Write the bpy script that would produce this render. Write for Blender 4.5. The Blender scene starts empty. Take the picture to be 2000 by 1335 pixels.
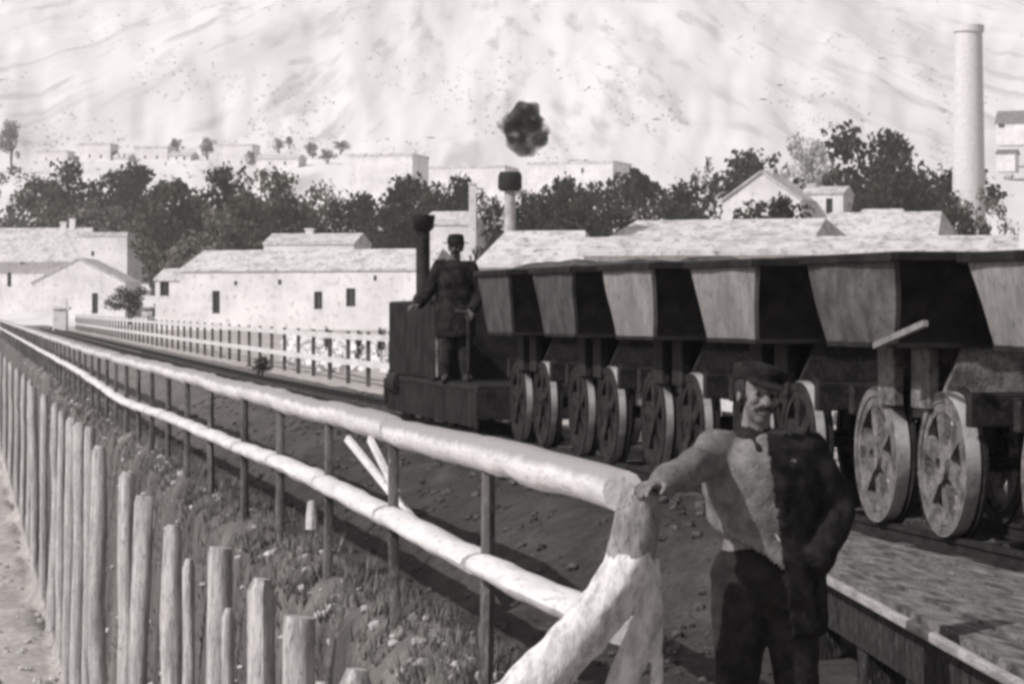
import bpy, math, random
from mathutils import Vector, Matrix, noise
random.seed(7)
R = math.radians
S = bpy.context.scene
C = S.collection

# ---------------------------------------------------------------- camera, sky, sun, exposure
F = 5500.0 / 2000.0          # focal length in image widths
YAW = math.atan(1070 / 5500)
CY, SY = math.cos(YAW), math.sin(YAW)
EYE = 2.0
cam_d = bpy.data.cameras.new('camera'); cam = bpy.data.objects.new('camera', cam_d); C.objects.link(cam)
cam.location = (0, 0, EYE); cam.rotation_euler = (R(90), 0, -YAW)
cam_d.sensor_width = 36; cam_d.lens = 36 * F; cam_d.shift_y = -47.5 / 2000
cam_d.clip_start = 0.1; cam_d.clip_end = 20000
S.camera = cam
SUN_EL, SUN_AZ = R(40), R(24)           # from the left of the track, a little behind the camera
sv = Vector((-math.cos(SUN_AZ) * math.cos(SUN_EL), -math.sin(SUN_AZ) * math.cos(SUN_EL), math.sin(SUN_EL)))
W = bpy.data.worlds.new('World'); S.world = W; W.use_nodes = True
nt = W.node_tree; bg = nt.nodes['Background']
sky = nt.nodes.new('ShaderNodeTexSky'); sky.sky_type = 'NISHITA'; sky.sun_disc = False
sky.sun_elevation = SUN_EL; sky.sun_rotation = math.atan2(sv.x, sv.y); sky.dust_density = 3.0
hs = nt.nodes.new('ShaderNodeHueSaturation'); hs.inputs['Saturation'].default_value = 0.06
nt.links.new(sky.outputs[0], hs.inputs['Color']); nt.links.new(hs.outputs[0], bg.inputs['Color'])
bg.inputs['Strength'].default_value = 0.070
sd = bpy.data.lights.new('sun', 'SUN'); sd.energy = 4.1; sd.angle = R(0.6); sd.color = (1.0, 0.972, 0.968)
so = bpy.data.objects.new('sun', sd); C.objects.link(so); so.rotation_euler = sv.to_track_quat('Z', 'Y').to_euler()
S.view_settings.view_transform = 'Standard'; S.view_settings.look = 'None'
S.view_settings.exposure = 0.10; S.view_settings.gamma = 1
S.render.engine = 'CYCLES'
S.cycles.volume_bounces = 1
try:
    S.cycles.pixel_filter_type = 'BLACKMAN_HARRIS'; S.cycles.filter_width = 3.3
except Exception: pass

# ---------------------------------------------------------------- helpers
def U(x, y, fwd):            # photo coordinates at a distance -> a place in the world
    r = (x - 1000) * fwd / 5500
    return Vector((r * CY + fwd * SY, -r * SY + fwd * CY, EYE - (y - 620) * fwd / 5500))
def YAT(x, X):               # how far along the track a thing at offset X stands
    fw = 5500 * X / (CY * (x + 70)); return (fw - X * SY) / CY
def lerp(a, b, t): return a + (b - a) * t
def interp(tab, x):
    if x <= tab[0][0]: return tab[0][1]
    for (a, b), (c, d) in zip(tab, tab[1:]):
        if x <= c: return b + (d - b) * (x - a) / (c - a)
    return tab[-1][1]
def nz(x, y=0, z=0): return noise.noise(Vector((x, y, z)))

class MB:
    def __init__(s): s.v = []; s.f = []
    def add(s, vs, fs):
        n = len(s.v); s.v += [tuple(v) for v in vs]; s.f += [tuple(i + n for i in f) for f in fs]; return s
    def box(s, c, size, rz=0, ry=0, rx=0, taper=1.0):
        m = Matrix.Translation(c) @ Matrix.Rotation(rz, 4, 'Z') @ Matrix.Rotation(ry, 4, 'Y') @ Matrix.Rotation(rx, 4, 'X')
        a, b, h = size[0] / 2, size[1] / 2, size[2] / 2; t = taper
        vs = [m @ Vector(p) for p in ((-a, -b, -h), (a, -b, -h), (a, b, -h), (-a, b, -h), (-a*t, -b*t, h), (a*t, -b*t, h), (a*t, b*t, h), (-a*t, b*t, h))]
        return s.add(vs, [(3, 2, 1, 0), (4, 5, 6, 7), (0, 1, 5, 4), (1, 2, 6, 5), (2, 3, 7, 6), (3, 0, 4, 7)])
    def beam(s, p, q, w, h):
        p, q = Vector(p), Vector(q); d = q - p; L = d.length; d.normalize()
        up = Vector((0, 0, 1)) if abs(d.z) < .95 else Vector((0, 1, 0))
        x = d.cross(up).normalized(); z = x.cross(d).normalized()
        vs = []
        for e in (p, q):
            for a, b in ((-1, -1), (1, -1), (1, 1), (-1, 1)): vs.append(e + x * a * w / 2 + z * b * h / 2)
        return s.add(vs, [(0, 1, 2, 3), (7, 6, 5, 4), (0, 4, 5, 1), (1, 5, 6, 2), (2, 6, 7, 3), (3, 7, 4, 0)])
    def tube(s, pts, rads, n=12, side=None, flat=1.0, rough=0, seed=0, rnd=False, fl=None):
        pts = [Vector(p) for p in pts]; 
        if not hasattr(rads, '__len__'): rads = [rads] * len(pts)
        rads = list(rads); fl = list(fl) if fl else [flat] * len(pts)
        if rnd:                                  # rounded ends
            for end in (0, -1):
                d = (pts[0] - pts[1]) if end == 0 else (pts[-1] - pts[-2]); d.normalize()
                p, r, f_ = pts[end], rads[end], fl[end]; extra = [(p + d * r * math.sin(a), r * math.cos(a), f_) for a in (R(30), R(58), R(80))]
                for e in extra:
                    if end == 0: pts.insert(0, e[0]); rads.insert(0, e[1]); fl.insert(0, e[2])
                    else: pts.append(e[0]); rads.append(e[1]); fl.append(e[2])
        base = len(s.v); k = len(pts); vs = []; px = Vector(side).normalized() if side is not None else None
        for i in range(k):
            d = (pts[min(i + 1, k - 1)] - pts[max(i - 1, 0)]).normalized()
            if px is None: px = d.orthogonal().normalized()
            px = (px - d * px.dot(d)).normalized(); py = d.cross(px)
            for j in range(n):
                a = 2 * math.pi * j / n; r = rads[i]
                if rough: r *= 1 + rough * nz(math.cos(a) * 1.3 + seed, math.sin(a) * 1.3 + seed * 3.1, pts[i].length * 2.2)
                vs.append(pts[i] + px * math.cos(a) * r + py * math.sin(a) * r * fl[i])
        fs = [(i * n + j, i * n + (j + 1) % n, (i + 1) * n + (j + 1) % n, (i + 1) * n + j) for i in range(k - 1) for j in range(n)]
        fs += [tuple(range(n - 1, -1, -1)), tuple((k - 1) * n + j for j in range(n))]
        return s.add(vs, fs)
    def ball(s, c, r, n=14, m=9, rough=0, seed=0):
        if not hasattr(r, '__len__'): r = (r, r, r)
        c = Vector(c); vs = [c + Vector((0, 0, -r[2]))]
        for i in range(1, m):
            t = -math.pi / 2 + math.pi * i / m
            for j in range(n):
                a = 2 * math.pi * j / n; k = 1 + (rough * nz(math.cos(a) * math.cos(t) * 1.5 + seed, math.sin(a) * math.cos(t) * 1.5, math.sin(t) * 1.5 + seed) if rough else 0)
                vs.append(c + Vector((r[0] * math.cos(a) * math.cos(t) * k, r[1] * math.sin(a) * math.cos(t) * k, r[2] * math.sin(t) * k)))
        vs.append(c + Vector((0, 0, r[2])))
        fs = [(0, 1 + (j + 1) % n, 1 + j) for j in range(n)]
        for i in range(m - 2):
            for j in range(n): fs.append((1 + i * n + j, 1 + i * n + (j + 1) % n, 1 + (i + 1) * n + (j + 1) % n, 1 + (i + 1) * n + j))
        b = 1 + (m - 2) * n; t = len(vs) - 1
        fs += [(b + j, b + (j + 1) % n, t) for j in range(n)]
        return s.add(vs, fs)
    def ring(s, c, axis, ro, ri, w, n=28):      # a flat washer with thickness w
        c = Vector(c); ax = Vector(axis).normalized(); x = ax.orthogonal().normalized(); y = ax.cross(x); vs = []
        for j in range(n):
            a = 2 * math.pi * j / n; d = x * math.cos(a) + y * math.sin(a)
            vs += [c + d * ro - ax * w / 2, c + d * ro + ax * w / 2, c + d * ri + ax * w / 2, c + d * ri - ax * w / 2]
        fs = []
        for j in range(n):
            p, q = j * 4, ((j + 1) % n) * 4
            for k in range(4): fs.append((p + k, q + k, q + (k + 1) % 4, p + (k + 1) % 4))
        return s.add(vs, fs)
    def prism(s, poly, d0, d1):                 # poly: list of points, extruded from offset d0 to d1
        n = len(poly); d0, d1 = Vector(d0), Vector(d1); poly = [Vector(p) for p in poly]
        return s.add([p + d0 for p in poly] + [p + d1 for p in poly], [tuple(range(n - 1, -1, -1)), tuple(range(n, 2 * n))] + [(i, (i + 1) % n, (i + 1) % n + n, i + n) for i in range(n)])
    def mesh(s, name, smooth=False):
        me = bpy.data.meshes.new(name); me.from_pydata(s.v, [], s.f); me.update()
        if smooth:
            me.polygons.foreach_set('use_smooth', [True] * len(me.polygons))
        return me
    def build(s, name, m=None, parent=None, smooth=False, bevel=0, loc=None):
        me = s.mesh(name, smooth)
        if m: me.materials.append(m)
        o = bpy.data.objects.new(name, me); C.objects.link(o)
        if parent: o.parent = parent
        if loc is not None: o.location = loc
        if smooth:
            try: me.set_sharp_from_angle(angle=R(45))
            except Exception: pass
        if bevel:
            b = o.modifiers.new('bevel', 'BEVEL'); b.width = bevel; b.segments = 2; b.limit_method = 'ANGLE'
        return o

def tag(o, label=None, cat=None, group=None, kind=None):
    if label: o['label'] = label
    if cat: o['category'] = cat
    if group: o['group'] = group
    if kind: o['kind'] = kind
    return o
def thing(name, label, cat, loc=(0, 0, 0), rz=0, group=None):
    o = bpy.data.objects.new(name, None); C.objects.link(o); o.empty_display_size = .2
    o.location = loc; o.rotation_euler = (0, 0, rz); return tag(o, label, cat, group)
def kids(o): return [c for c in bpy.data.objects if c.parent == o]
def copy_tree(o, parent=None):
    c = o.copy(); C.objects.link(c)
    if parent: c.parent = parent
    for ch in kids(o): copy_tree(ch, c)
    return c

# ---------------------------------------------------------------- materials
def mat(name, c1, c2, scale=4, rough=.85, bump=.3, c3=None, s2=None, stretch=(1, 1, 1), metal=0, dist=.02, lo=.38, hi=.62, spec=.3, grain=0.0):
    m = bpy.data.materials.new(name); m.use_nodes = True; t = m.node_tree; b = t.nodes['Principled BSDF']
    tc = t.nodes.new('ShaderNodeTexCoord'); mp = t.nodes.new('ShaderNodeMapping'); mp.inputs['Scale'].default_value = stretch
    t.links.new(tc.outputs['Object'], mp.inputs[0])
    n = t.nodes.new('ShaderNodeTexNoise'); n.inputs['Scale'].default_value = scale; n.inputs['Detail'].default_value = 7; n.inputs['Roughness'].default_value = .65
    t.links.new(mp.outputs[0], n.inputs['Vector'])
    r = t.nodes.new('ShaderNodeValToRGB'); e = r.color_ramp.elements
    e[0].position = lo; e[1].position = hi; e[0].color = (*c1, 1); e[1].color = (*c2, 1)
    t.links.new(n.outputs['Fac'], r.inputs[0]); out = r.outputs[0]
    n2 = t.nodes.new('ShaderNodeTexNoise'); n2.inputs['Scale'].default_value = s2 or scale * 7; n2.inputs['Detail'].default_value = 5
    t.links.new(mp.outputs[0], n2.inputs['Vector'])
    if c3:
        r2 = t.nodes.new('ShaderNodeValToRGB'); r2.color_ramp.elements[0].position = .55; r2.color_ramp.elements[1].position = .68
        r2.color_ramp.elements[0].color = (0, 0, 0, 1); r2.color_ramp.elements[1].color = (1, 1, 1, 1)
        t.links.new(n2.outputs['Fac'], r2.inputs[0])
        mx = t.nodes.new('ShaderNodeMixRGB'); mx.inputs['Color2'].default_value = (*c3, 1)
        t.links.new(r2.outputs[0], mx.inputs['Fac']); t.links.new(out, mx.inputs['Color1']); out = mx.outputs[0]
    t.links.new(out, b.inputs['Base Color'])
    b.inputs['Roughness'].default_value = rough; b.inputs['Metallic'].default_value = metal
    b.inputs['Specular IOR Level'].default_value = spec
    if bump:
        bp = t.nodes.new('ShaderNodeBump'); bp.inputs['Strength'].default_value = bump; bp.inputs['Distance'].default_value = dist
        t.links.new(n2.outputs['Fac'], bp.inputs['Height']); t.links.new(bp.outputs[0], b.inputs['Normal'])
    return m
def g(v, w=0.0): return (v * (1 + .03 + w * .5), v, v * (1 - w * .6))
M = {}
M['iron'] = mat('dark_iron', g(.012, .04), g(.030, .05), 6, .7, .4, c3=g(.05, .06), dist=.01, spec=.12)
M['tub'] = mat('tub_plate', g(.16, .03), g(.27, .05), 5, .75, .5, c3=g(.11), dist=.012, stretch=(1, 1, .5))
M['tub_dark'] = mat('black_and_shade_plate', g(.010, .04), g(.028, .05), 4, .8, .4, dist=.01, spec=.1)  # black plate; on the wagon ends its tone stands for shade
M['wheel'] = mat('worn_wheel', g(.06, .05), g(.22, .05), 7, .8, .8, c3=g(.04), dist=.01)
M['wheel_dark'] = mat('dark_wheel', g(.015, .04), g(.045, .04), 9, .85, .5, dist=.01, spec=.1)  # darker wheel tone for the far wagons and the locomotive
M['tread'] = mat('worn_tread', g(.25), g(.55), 5, .4, .2, metal=.2)
M['ore'] = mat('ore', g(.04, .03), g(.14, .04), 9, .95, .8, c3=g(.05), dist=.04)
M['white'] = mat('whitewash', g(.50, .01), g(.72, .01), 3.5, .85, .35, c3=g(.44, .02), dist=.01, stretch=(2, .35, 2), lo=.3, hi=.6)
M['log'] = mat('grey_log', g(.22, .03), g(.45, .03), 5, .9, .6, c3=g(.12), dist=.02, stretch=(2, 2, .35))
M['pile'] = mat('pile_wood', g(.28, .03), g(.58, .03), 5, .9, .8, c3=g(.16), dist=.02, stretch=(3, 3, .3))
M['post'] = mat('dark_post', g(.05, .03), g(.14, .04), 8, .85, .4, c3=g(.2), stretch=(1, 1, .3))
M['under'] = mat('shaded_timber', g(.015, .04), g(.04, .04), 5, .9, .5, c3=g(.12), stretch=(3, 3, .5), spec=.1)  # timber below the deck, colour darkened to paint in its shade
M['plank'] = mat('plank', g(.05, .04), g(.24, .04), 3.5, .9, .7, c3=g(.04), stretch=(7, .8, 2), dist=.015)
M['edge'] = mat('edge_beam', g(.22, .03), g(.45, .03), 4, .85, .5, c3=g(.2), stretch=(5, .6, 5))
M['wall'] = mat('plaster', g(.56, .01), g(.74, .01), .35, .9, .3, c3=g(.46, .02), s2=2.2, lo=.36, hi=.6)
M['roof'] = mat('pale_tiles', g(.36, .02), g(.60, .02), 1.1, .9, .5, c3=g(.24), s2=3.5, dist=.1, lo=.35, hi=.55)
M['roofd'] = mat('dark_roof', g(.12, .03), g(.22, .03), 1.1, .9, .5, s2=4, dist=.1)
M['open'] = mat('shutter', g(.02), g(.04), 4, .7, .1)
M['stone'] = mat('stone', g(.28, .03), g(.5, .03), 3, .95, .6, c3=g(.25), dist=.03)
M['leaf'] = mat('foliage', (.035, .038, .025), (.085, .085, .06), .9, .9, 0, s2=6)
M['leafd'] = mat('dark_foliage', (.016, .018, .011), (.038, .038, .025), .9, .9, 0, s2=6)
M['leafg'] = mat('grey_foliage', (.09, .085, .07), (.19, .175, .15), .9, .9, 0, s2=6)
M['leafp'] = mat('pale_foliage', g(.3), g(.5), .9, .9, 0, s2=6)
M['scrub'] = mat('hill_scrub', g(.34, .02), g(.48, .02), .9, .9, 0, s2=6)
M['bark'] = mat('bark', g(.05, .05), g(.12, .05), 6, .9, .5)
M['grass'] = mat('dry_grass', (.06, .057, .052), (.27, .26, .245), 1.4, .95, 0, s2=9)
M['skin'] = mat('skin', g(.11, .06), g(.22, .06), 14, .8, .35, c3=g(.07, .05), dist=.003)
M['skin_dark'] = mat('shaded_skin', g(.07, .06), g(.12, .06), 14, .7, .25, dist=.003)  # driver's skin, darkened to stand for the shadow of his hat
M['shirt'] = mat('linen_shirt', g(.11, .02), g(.21, .03), 16, .95, .7, c3=g(.11), dist=.012)
M['jacket'] = mat('dark_jacket', g(.008, .04), g(.030, .04), 12, .95, .6, dist=.01, spec=.08)
M['pale_cloth'] = mat('pale_canvas', g(.28, .02), g(.5, .02), 9, .95, .6, c3=g(.2), dist=.01)
M['cloth'] = mat('dark_trousers', g(.012, .04), g(.035, .04), 9, .95, .6, dist=.01, spec=.1)
M['hair'] = mat('dark_hair', g(.012), g(.03), 40, .8, .5, dist=.004)
M['leather'] = mat('boot_leather', g(.02), g(.05), 20, .6, .3)

# ---------------------------------------------------------------- ground
def rise(Y): return max(0, Y - 60) / 150 * .5
def zg(X, Y):
    k = min(1, max(0, (Y - 15.0) / 3.0))            # open ground beside the platform, bank farther on
    n = .05 * nz(X * 1.7, Y * 1.2) + .025 * nz(X * 6, Y * 5, 3)
    prof = [(-400, -5.4), (-20, -5.1), (1.75, -5.0), (1.98, -4.7), (2.12, -3.2), (2.3, -1.0), (2.42, -.05), (2.62, .12),
            (3.3, .12), (lerp(5.0, 3.5, k), lerp(.18, .3, k)), (lerp(5.3, 4.25, k), .66), (7.0, .66), (7.6, .60), (9, .6), (40, .7), (150, 3)]
    z = interp(prof, X)
    if X > 2: z += rise(Y) 
    z += n * (2.2 if 1.95 < X < 2.6 else (.5 if 4.3 < X < 7 else 1))
    if X < 1.75: z += .35 * nz(X * .3, Y * .25, 9)
    return z
def colg(X, Y):
    n = nz(X * .9, Y * .35, 5); m = nz(X * 4, Y * 2, 7)
    if X < 1.9: c = .50 + .16 * n + .16 * m
    elif X < 2.75 + .25 * n: c = .15 + .10 * n + .12 * m
    elif X < 7.3: 
        c = (.05 if Y < 30 else min(.05 + (Y - 30) * .004, .22)) + .05 * max(0, n) + .05 * max(0, m)
        if Y < 12.5 and X < 4: c = .34 + .1 * m + .1 * n
    else: c = .56 + .1 * n + .06 * m
    return max(.03, c)
xs = [-400, -200, -100, -50, -25, -12, -6, -3, -1.5, -.5, .3, .9, 1.3, 1.6, 1.75] + [1.85 + .07 * i for i in range(40)] + [4.7 + .15 * i for i in range(22)] + [8.3, 9, 10, 12, 15, 20, 30, 45, 65, 100, 150]
ys = [-60, -20, 0, 4]; y = 6.0
while y < 262: ys.append(y); y += max(.12, (y - 4) * .014)
vs = [(x, y, zg(x, y)) for y in ys for x in xs]; nx = len(xs)
fs = [(j * nx + i, j * nx + i + 1, (j + 1) * nx + i + 1, (j + 1) * nx + i) for j in range(len(ys) - 1) for i in range(nx - 1)]
me = MB().add(vs, fs).mesh('ground', True)
ca = me.color_attributes.new('soil', 'FLOAT_COLOR', 'POINT')
for i, v in enumerate(vs):
    c = colg(v[0], v[1]); ca.data[i].color = (c * 1.05, c, c * .95, 1)
mg = mat('soil', g(.6), g(1.0), 5, .97, .8, c3=g(.55), s2=22, dist=.05)
t = mg.node_tree; b = t.nodes['Principled BSDF']; l = b.inputs['Base Color'].links[0].from_socket
at = t.nodes.new('ShaderNodeVertexColor'); at.layer_name = 'soil'
mx = t.nodes.new('ShaderNodeMixRGB'); mx.blend_type = 'MULTIPLY'; mx.inputs['Fac'].default_value = 1
t.links.new(at.outputs[0], mx.inputs['Color1']); t.links.new(l, mx.inputs['Color2']); t.links.new(mx.outputs[0], b.inputs['Base Color'])
me.materials.append(mg); go = bpy.data.objects.new('ground', me); C.objects.link(go); tag(go, kind='structure')

# ---------------------------------------------------------------- hillside
HT = [(205, -.5), (235, .9), (265, 1.6), (350, 2.6), (440, 11), (600, 31), (900, 62), (1400, 135), (2000, 222), (2600, 305), (3000, 345), (3600, 330), (5000, 100)]
def hz(r, a):                 # a in photo pixels across
    k = interp([(-3000, .8), (-400, 1.0), (100, 1.02), (500, 1.03), (1300, 1.08), (1650, 1.04), (2050, 1.0), (2600, .85), (5000, .7)], a)
    w = min(1, max(0, (r - 700) / 1200))
    h = interp(HT, r) * lerp(1, k, w)
    h += r * .010 * nz(a * .0022 + 3, r * .0009) * min(1, max(0, r - 400) / 900) + r * .0030 * nz(a * .011 + r * .0004, r * .0012, 4) * min(1, max(0, r - 350) / 700)
    h += r * .0011 * nz(a * .045, r * .0045, 8) * min(1, max(0, r - 300) / 500)
    return h
rs = []; r = 205.0
while r < 5000: rs.append(r); r *= 1.022
As = [-3000 + 14 * i for i in range(572)]
vs = []
for r in rs:
    for a in As:
        p = U(a, 620, r); vs.append((p.x, p.y, hz(r, a)))
n = len(As)
fs = [(j * n + i, j * n + i + 1, (j + 1) * n + i + 1, (j + 1) * n + i) for j in range(len(rs) - 1) for i in range(n - 1)]
mh = mat('hill_soil', g(.60, .02), g(.76, .015), .020, .97, .12, c3=g(.48, .03), s2=.09, dist=2, lo=.36, hi=.60, stretch=(1, .10, .35))
for nd in mh.node_tree.nodes:
    if nd.type == 'MAPPING': nd.vector_type = 'TEXTURE'; nd.inputs['Scale'].default_value = (1, 24, 6); nd.inputs['Rotation'].default_value = (0, 0, -YAW)      # gullies run down the slope
tag(MB().add(vs, fs).build('hillside', mh, smooth=True), kind='structure')
def hill_at(x, r): p = U(x, 620, r); p.z = hz(r, x); return p

# ---------------------------------------------------------------- leafy things
def leaves(mb, c, r, n, size, rnd):
    for _ in range(n):
        while True:
            d = Vector((rnd.uniform(-1, 1), rnd.uniform(-1, 1), rnd.uniform(-1, 1)))
            if d.length < 1: break
        p = Vector(c) + Vector((d.x * r[0], d.y * r[1], d.z * r[2]))
        u = Vector((rnd.gauss(0, 1), rnd.gauss(0, 1), rnd.gauss(0, 1))).normalized(); v = u.orthogonal().normalized()
        s = size * rnd.uniform(.6, 1.4); v2 = u.cross(v)
        mb.add([p - v * s, p - v2 * s * .7, p + v * s, p + v2 * s * .7], [(0, 1, 2, 3)])
def crown_mesh(seed, kind):
    rnd = random.Random(seed); mb = MB()
    if kind == 'palm':
        for i in range(26):
            a = rnd.uniform(0, 6.28); el = rnd.uniform(-.5, 1.1); L = rnd.uniform(.26, .36); p = Vector((0, 0, .72)); prev = p
            for k in range(9):
                f = k / 8; q = Vector((math.cos(a) * L * f * math.cos(el), math.sin(a) * L * f * math.cos(el), .72 + L * f * math.sin(el) - .22 * f * f))
                leaves(mb, q, (.03, .03, .03), 9, .018, rnd)
        leaves(mb, (0, 0, .72), (.1, .1, .1), 160, .025, rnd)
    else:
        n = {'round': 34, 'loose': 26, 'shrub': 16, 'tall': 26}[kind]
        for i in range(n):
            a = rnd.uniform(0, 6.28)
            if kind == 'tall': h = rnd.uniform(.18, .95); rad = .20 * (1 - abs(h - .55) * 1.1) * rnd.uniform(.2, 1)
            elif kind == 'shrub': h = rnd.uniform(.15, .8); rad = .42 * math.sqrt(max(0, 1 - (h - .2) ** 2 * 1.4)) * rnd.uniform(.1, 1)
            else: h = rnd.uniform(.30, .93); rad = .36 * math.sqrt(max(.05, 1 - ((h - .58) / .42) ** 2)) * rnd.uniform(.25, 1)
            cr = rnd.uniform(.08, .15) * (.8 if kind == 'loose' else 1)
            leaves(mb, (math.cos(a) * rad, math.sin(a) * rad, h), (cr, cr, cr * .8), 75 if kind != 'loose' else 48, .021 if kind != 'loose' else .017, rnd)
        if kind in ('round', 'shrub'): leaves(mb, (0, 0, .55), (.25, .25, .25), 500, .026, rnd)
    return mb
def trunk_mesh(seed, kind):
    rnd = random.Random(seed + 50); mb = MB()
    if kind == 'shrub':
        for i in range(4): mb.tube([(0, 0, -.08), (rnd.uniform(-.1, .1), rnd.uniform(-.1, .1), .25), (rnd.uniform(-.25, .25), rnd.uniform(-.25, .25), .55)], [.025, .018, .006], 6)
        return mb
    mb.tube([(0, 0, -.06), (.01, 0, .15), (-.01, .01, .38), (.01, 0, .62 if kind != 'palm' else .72)], [.038, .03, .024, .014 if kind != 'palm' else .022], 8)
    if kind != 'palm':
        for i in range(7):
            a = i * .9 + rnd.uniform(0, .5); z = rnd.uniform(.26, .45); L = rnd.uniform(.2, .32)
            mb.tube([(0, 0, z), (math.cos(a) * L * .5, math.sin(a) * L * .5, z + .12), (math.cos(a) * L, math.sin(a) * L, z + .28)], [.014, .009, .003], 6)
    return mb
TREES = {}
for kd, cnt in (('round', 4), ('loose', 3), ('shrub', 3), ('tall', 2), ('palm', 1)):
    for i in range(cnt):
        TREES[(kd, i)] = (crown_mesh(i * 13 + len(kd), kd).mesh('crown'), trunk_mesh(i, kd).mesh('trunk', True))
tcount = [0]
def tree(kd, x, ytop, r, base, width, leafm, label, group=None, name=None, cat='tree'):
    """x, ytop: where its top shows; r: distance; base: ground point; width in photo pixels"""
    i = tcount[0]; tcount[0] += 1
    cnt = max(k[1] for k in TREES if k[0] == kd) + 1
    cm, tm = TREES[(kd, i % cnt)]
    nm = name or {'round': 'broadleaf_tree', 'loose': 'broadleaf_tree', 'shrub': 'shrub', 'tall': 'slender_tree', 'palm': 'palm_tree'}[kd]
    top = EYE - (ytop - 620) * r / 5500; h = max(.5, top - base.z)
    o = thing(nm, label, cat, base, (i * 2.4) % 6.28, group)
    w = width * r / 5500 / .82 * (1.0 if kd == 'shrub' else 1.55)
    for part, me_, mt in (('crown', cm, leafm), ('trunk', tm, M['bark'])):
        c = bpy.data.objects.new(part, me_); C.objects.link(c); c.parent = o
        if not me_.materials: me_.materials.append(mt)
        c.material_slots[0].link = 'OBJECT'; c.material_slots[0].material = mt
        c.scale = (w, w, h) if part == 'crown' else (min(w, h * 1.1), min(w, h * 1.1), h)
    return o
def gp(x, r):
    p = U(x, 620, r); p.z = max(zg(p.x, p.y) if p.y < 258 else -9, hz(r, x) if r > 206 else -9); return p

# ---------------------------------------------------------------- far trees
G1 = 'trees in the dark belt behind the left houses'
for x, yt, w, r, kd, m_, lb in [
    (-90, 335, 150, 405, 'round', 'leaf', 'dark bushy tree cut by the left edge of the tree belt'),
    (22, 312, 120, 400, 'loose', 'leafg', 'ragged greyish tree above the white roof at the left edge'),
    (85, 345, 110, 390, 'round', 'leaf', 'low round tree between the ragged grey tree and the square topped one'),
    (165, 310, 120, 410, 'round', 'leafd', 'dark square topped tree at the left of the tall tree belt'),
    (205, 380, 120, 375, 'loose', 'leafg', 'greyish tree in front of the dark one above the white tower'),
    (262, 322, 130, 405, 'round', 'leafd', 'dark tree just behind the white tower house'),
    (335, 345, 130, 318, 'round', 'leaf', 'mid green tree above the gap between tower house and long house'),
    (400, 318, 140, 330, 'round', 'leafd', 'tall dark tree over the left end of the long white house'),
    (395, 400, 150, 285, 'loose', 'leafg', 'light grey leafed tree close behind the left gable of the long house'),
    (500, 318, 140, 335, 'loose', 'leafg', 'pale sunlit tree standing highest over the long house roof'),
    (470, 375, 130, 290, 'round', 'leaf', 'bushy tree below the pale sunlit one behind the long house'),
    (575, 330, 120, 325, 'round', 'leaf', 'round tree right of the pale sunlit tree'),
    (640, 345, 110, 320, 'loose', 'leafg', 'thin grey tree below the white square block'),
    (695, 378, 110, 300, 'round', 'leafd', 'low dark tree at the right end of the left tree belt'),
    (760, 395, 100, 270, 'round', 'leafd', 'very dark tree behind the tall black locomotive chimney'),
    (300, 430, 130, 375, 'round', 'leaf', 'low tree filling the gap left of the long white house')]:
    tree(kd, x, yt, r, gp(x, r), w, M[m_], lb, G1)
for x, yt, w, r, kd, m_, lb in [
    (120, 395, 110, 400, 'round', 'leaf', 'low leafy tree over the roof of the house cut by the left edge'),
    (250, 388, 110, 395, 'round', 'leafd', 'low dark tree directly right of the tall flat-topped house'),
    (545, 395, 110, 300, 'round', 'leafd', 'low dark tree over the barn roof behind the long house'),
    (625, 400, 110, 300, 'round', 'leaf', 'low mid green tree right of the barn roof')]:
    tree(kd, x, yt, r, gp(x, r), w, M[m_], lb, G1)
G2 = 'trees behind the driver and the tall chimney'
for x, yt, w, r, kd, m_, lb in [
    (815, 340, 120, 300, 'round', 'leafd', 'dark tree top over the locomotive chimney'),
    (880, 345, 110, 290, 'round', 'leafd', 'dark tree directly above the hatted driver'),
    (945, 360, 70, 310, 'loose', 'leafg', 'thin brownish tree between driver and pale chimney'),
    (1030, 372, 110, 240, 'round', 'leafd', 'dark leafy tree right of the pale chimney stack'),
    (1095, 395, 130, 220, 'round', 'leafd', 'dark umbrella like tree on a thin stem behind the wagons'),
    (1130, 345, 130, 320, 'round', 'leafd', 'dark tree under the long white wall on the slope'),
    (1170, 400, 120, 230, 'round', 'leafd', 'low dark bushy tree sloping down to the tiled roof')]:
    tree(kd, x, yt, r, gp(x, r), w, M[m_], lb, G2)
for x, yt, w, r, kd, m_, lb in [
    (1060, 372, 100, 300, 'round', 'leafd', 'dark bushy tree filling the space under the long white wall'),
    (1160, 366, 100, 290, 'round', 'leafd', 'dark round tree left of the ragged palm like one'),
    (1315, 372, 90, 290, 'round', 'leafd', 'dark bushy tree halfway between ragged palm like tree and gabled house'),
    (985, 385, 80, 200, 'round', 'leafd', 'dark tree hugging the capped chimney from behind'),
    (850, 372, 90, 270, 'round', 'leafd', 'low dark tree between locomotive chimney and driver')]:
    tree(kd, x, yt, r, gp(x, r), w, M[m_], lb, G2)
G3 = 'trees around the gabled white house'
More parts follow.
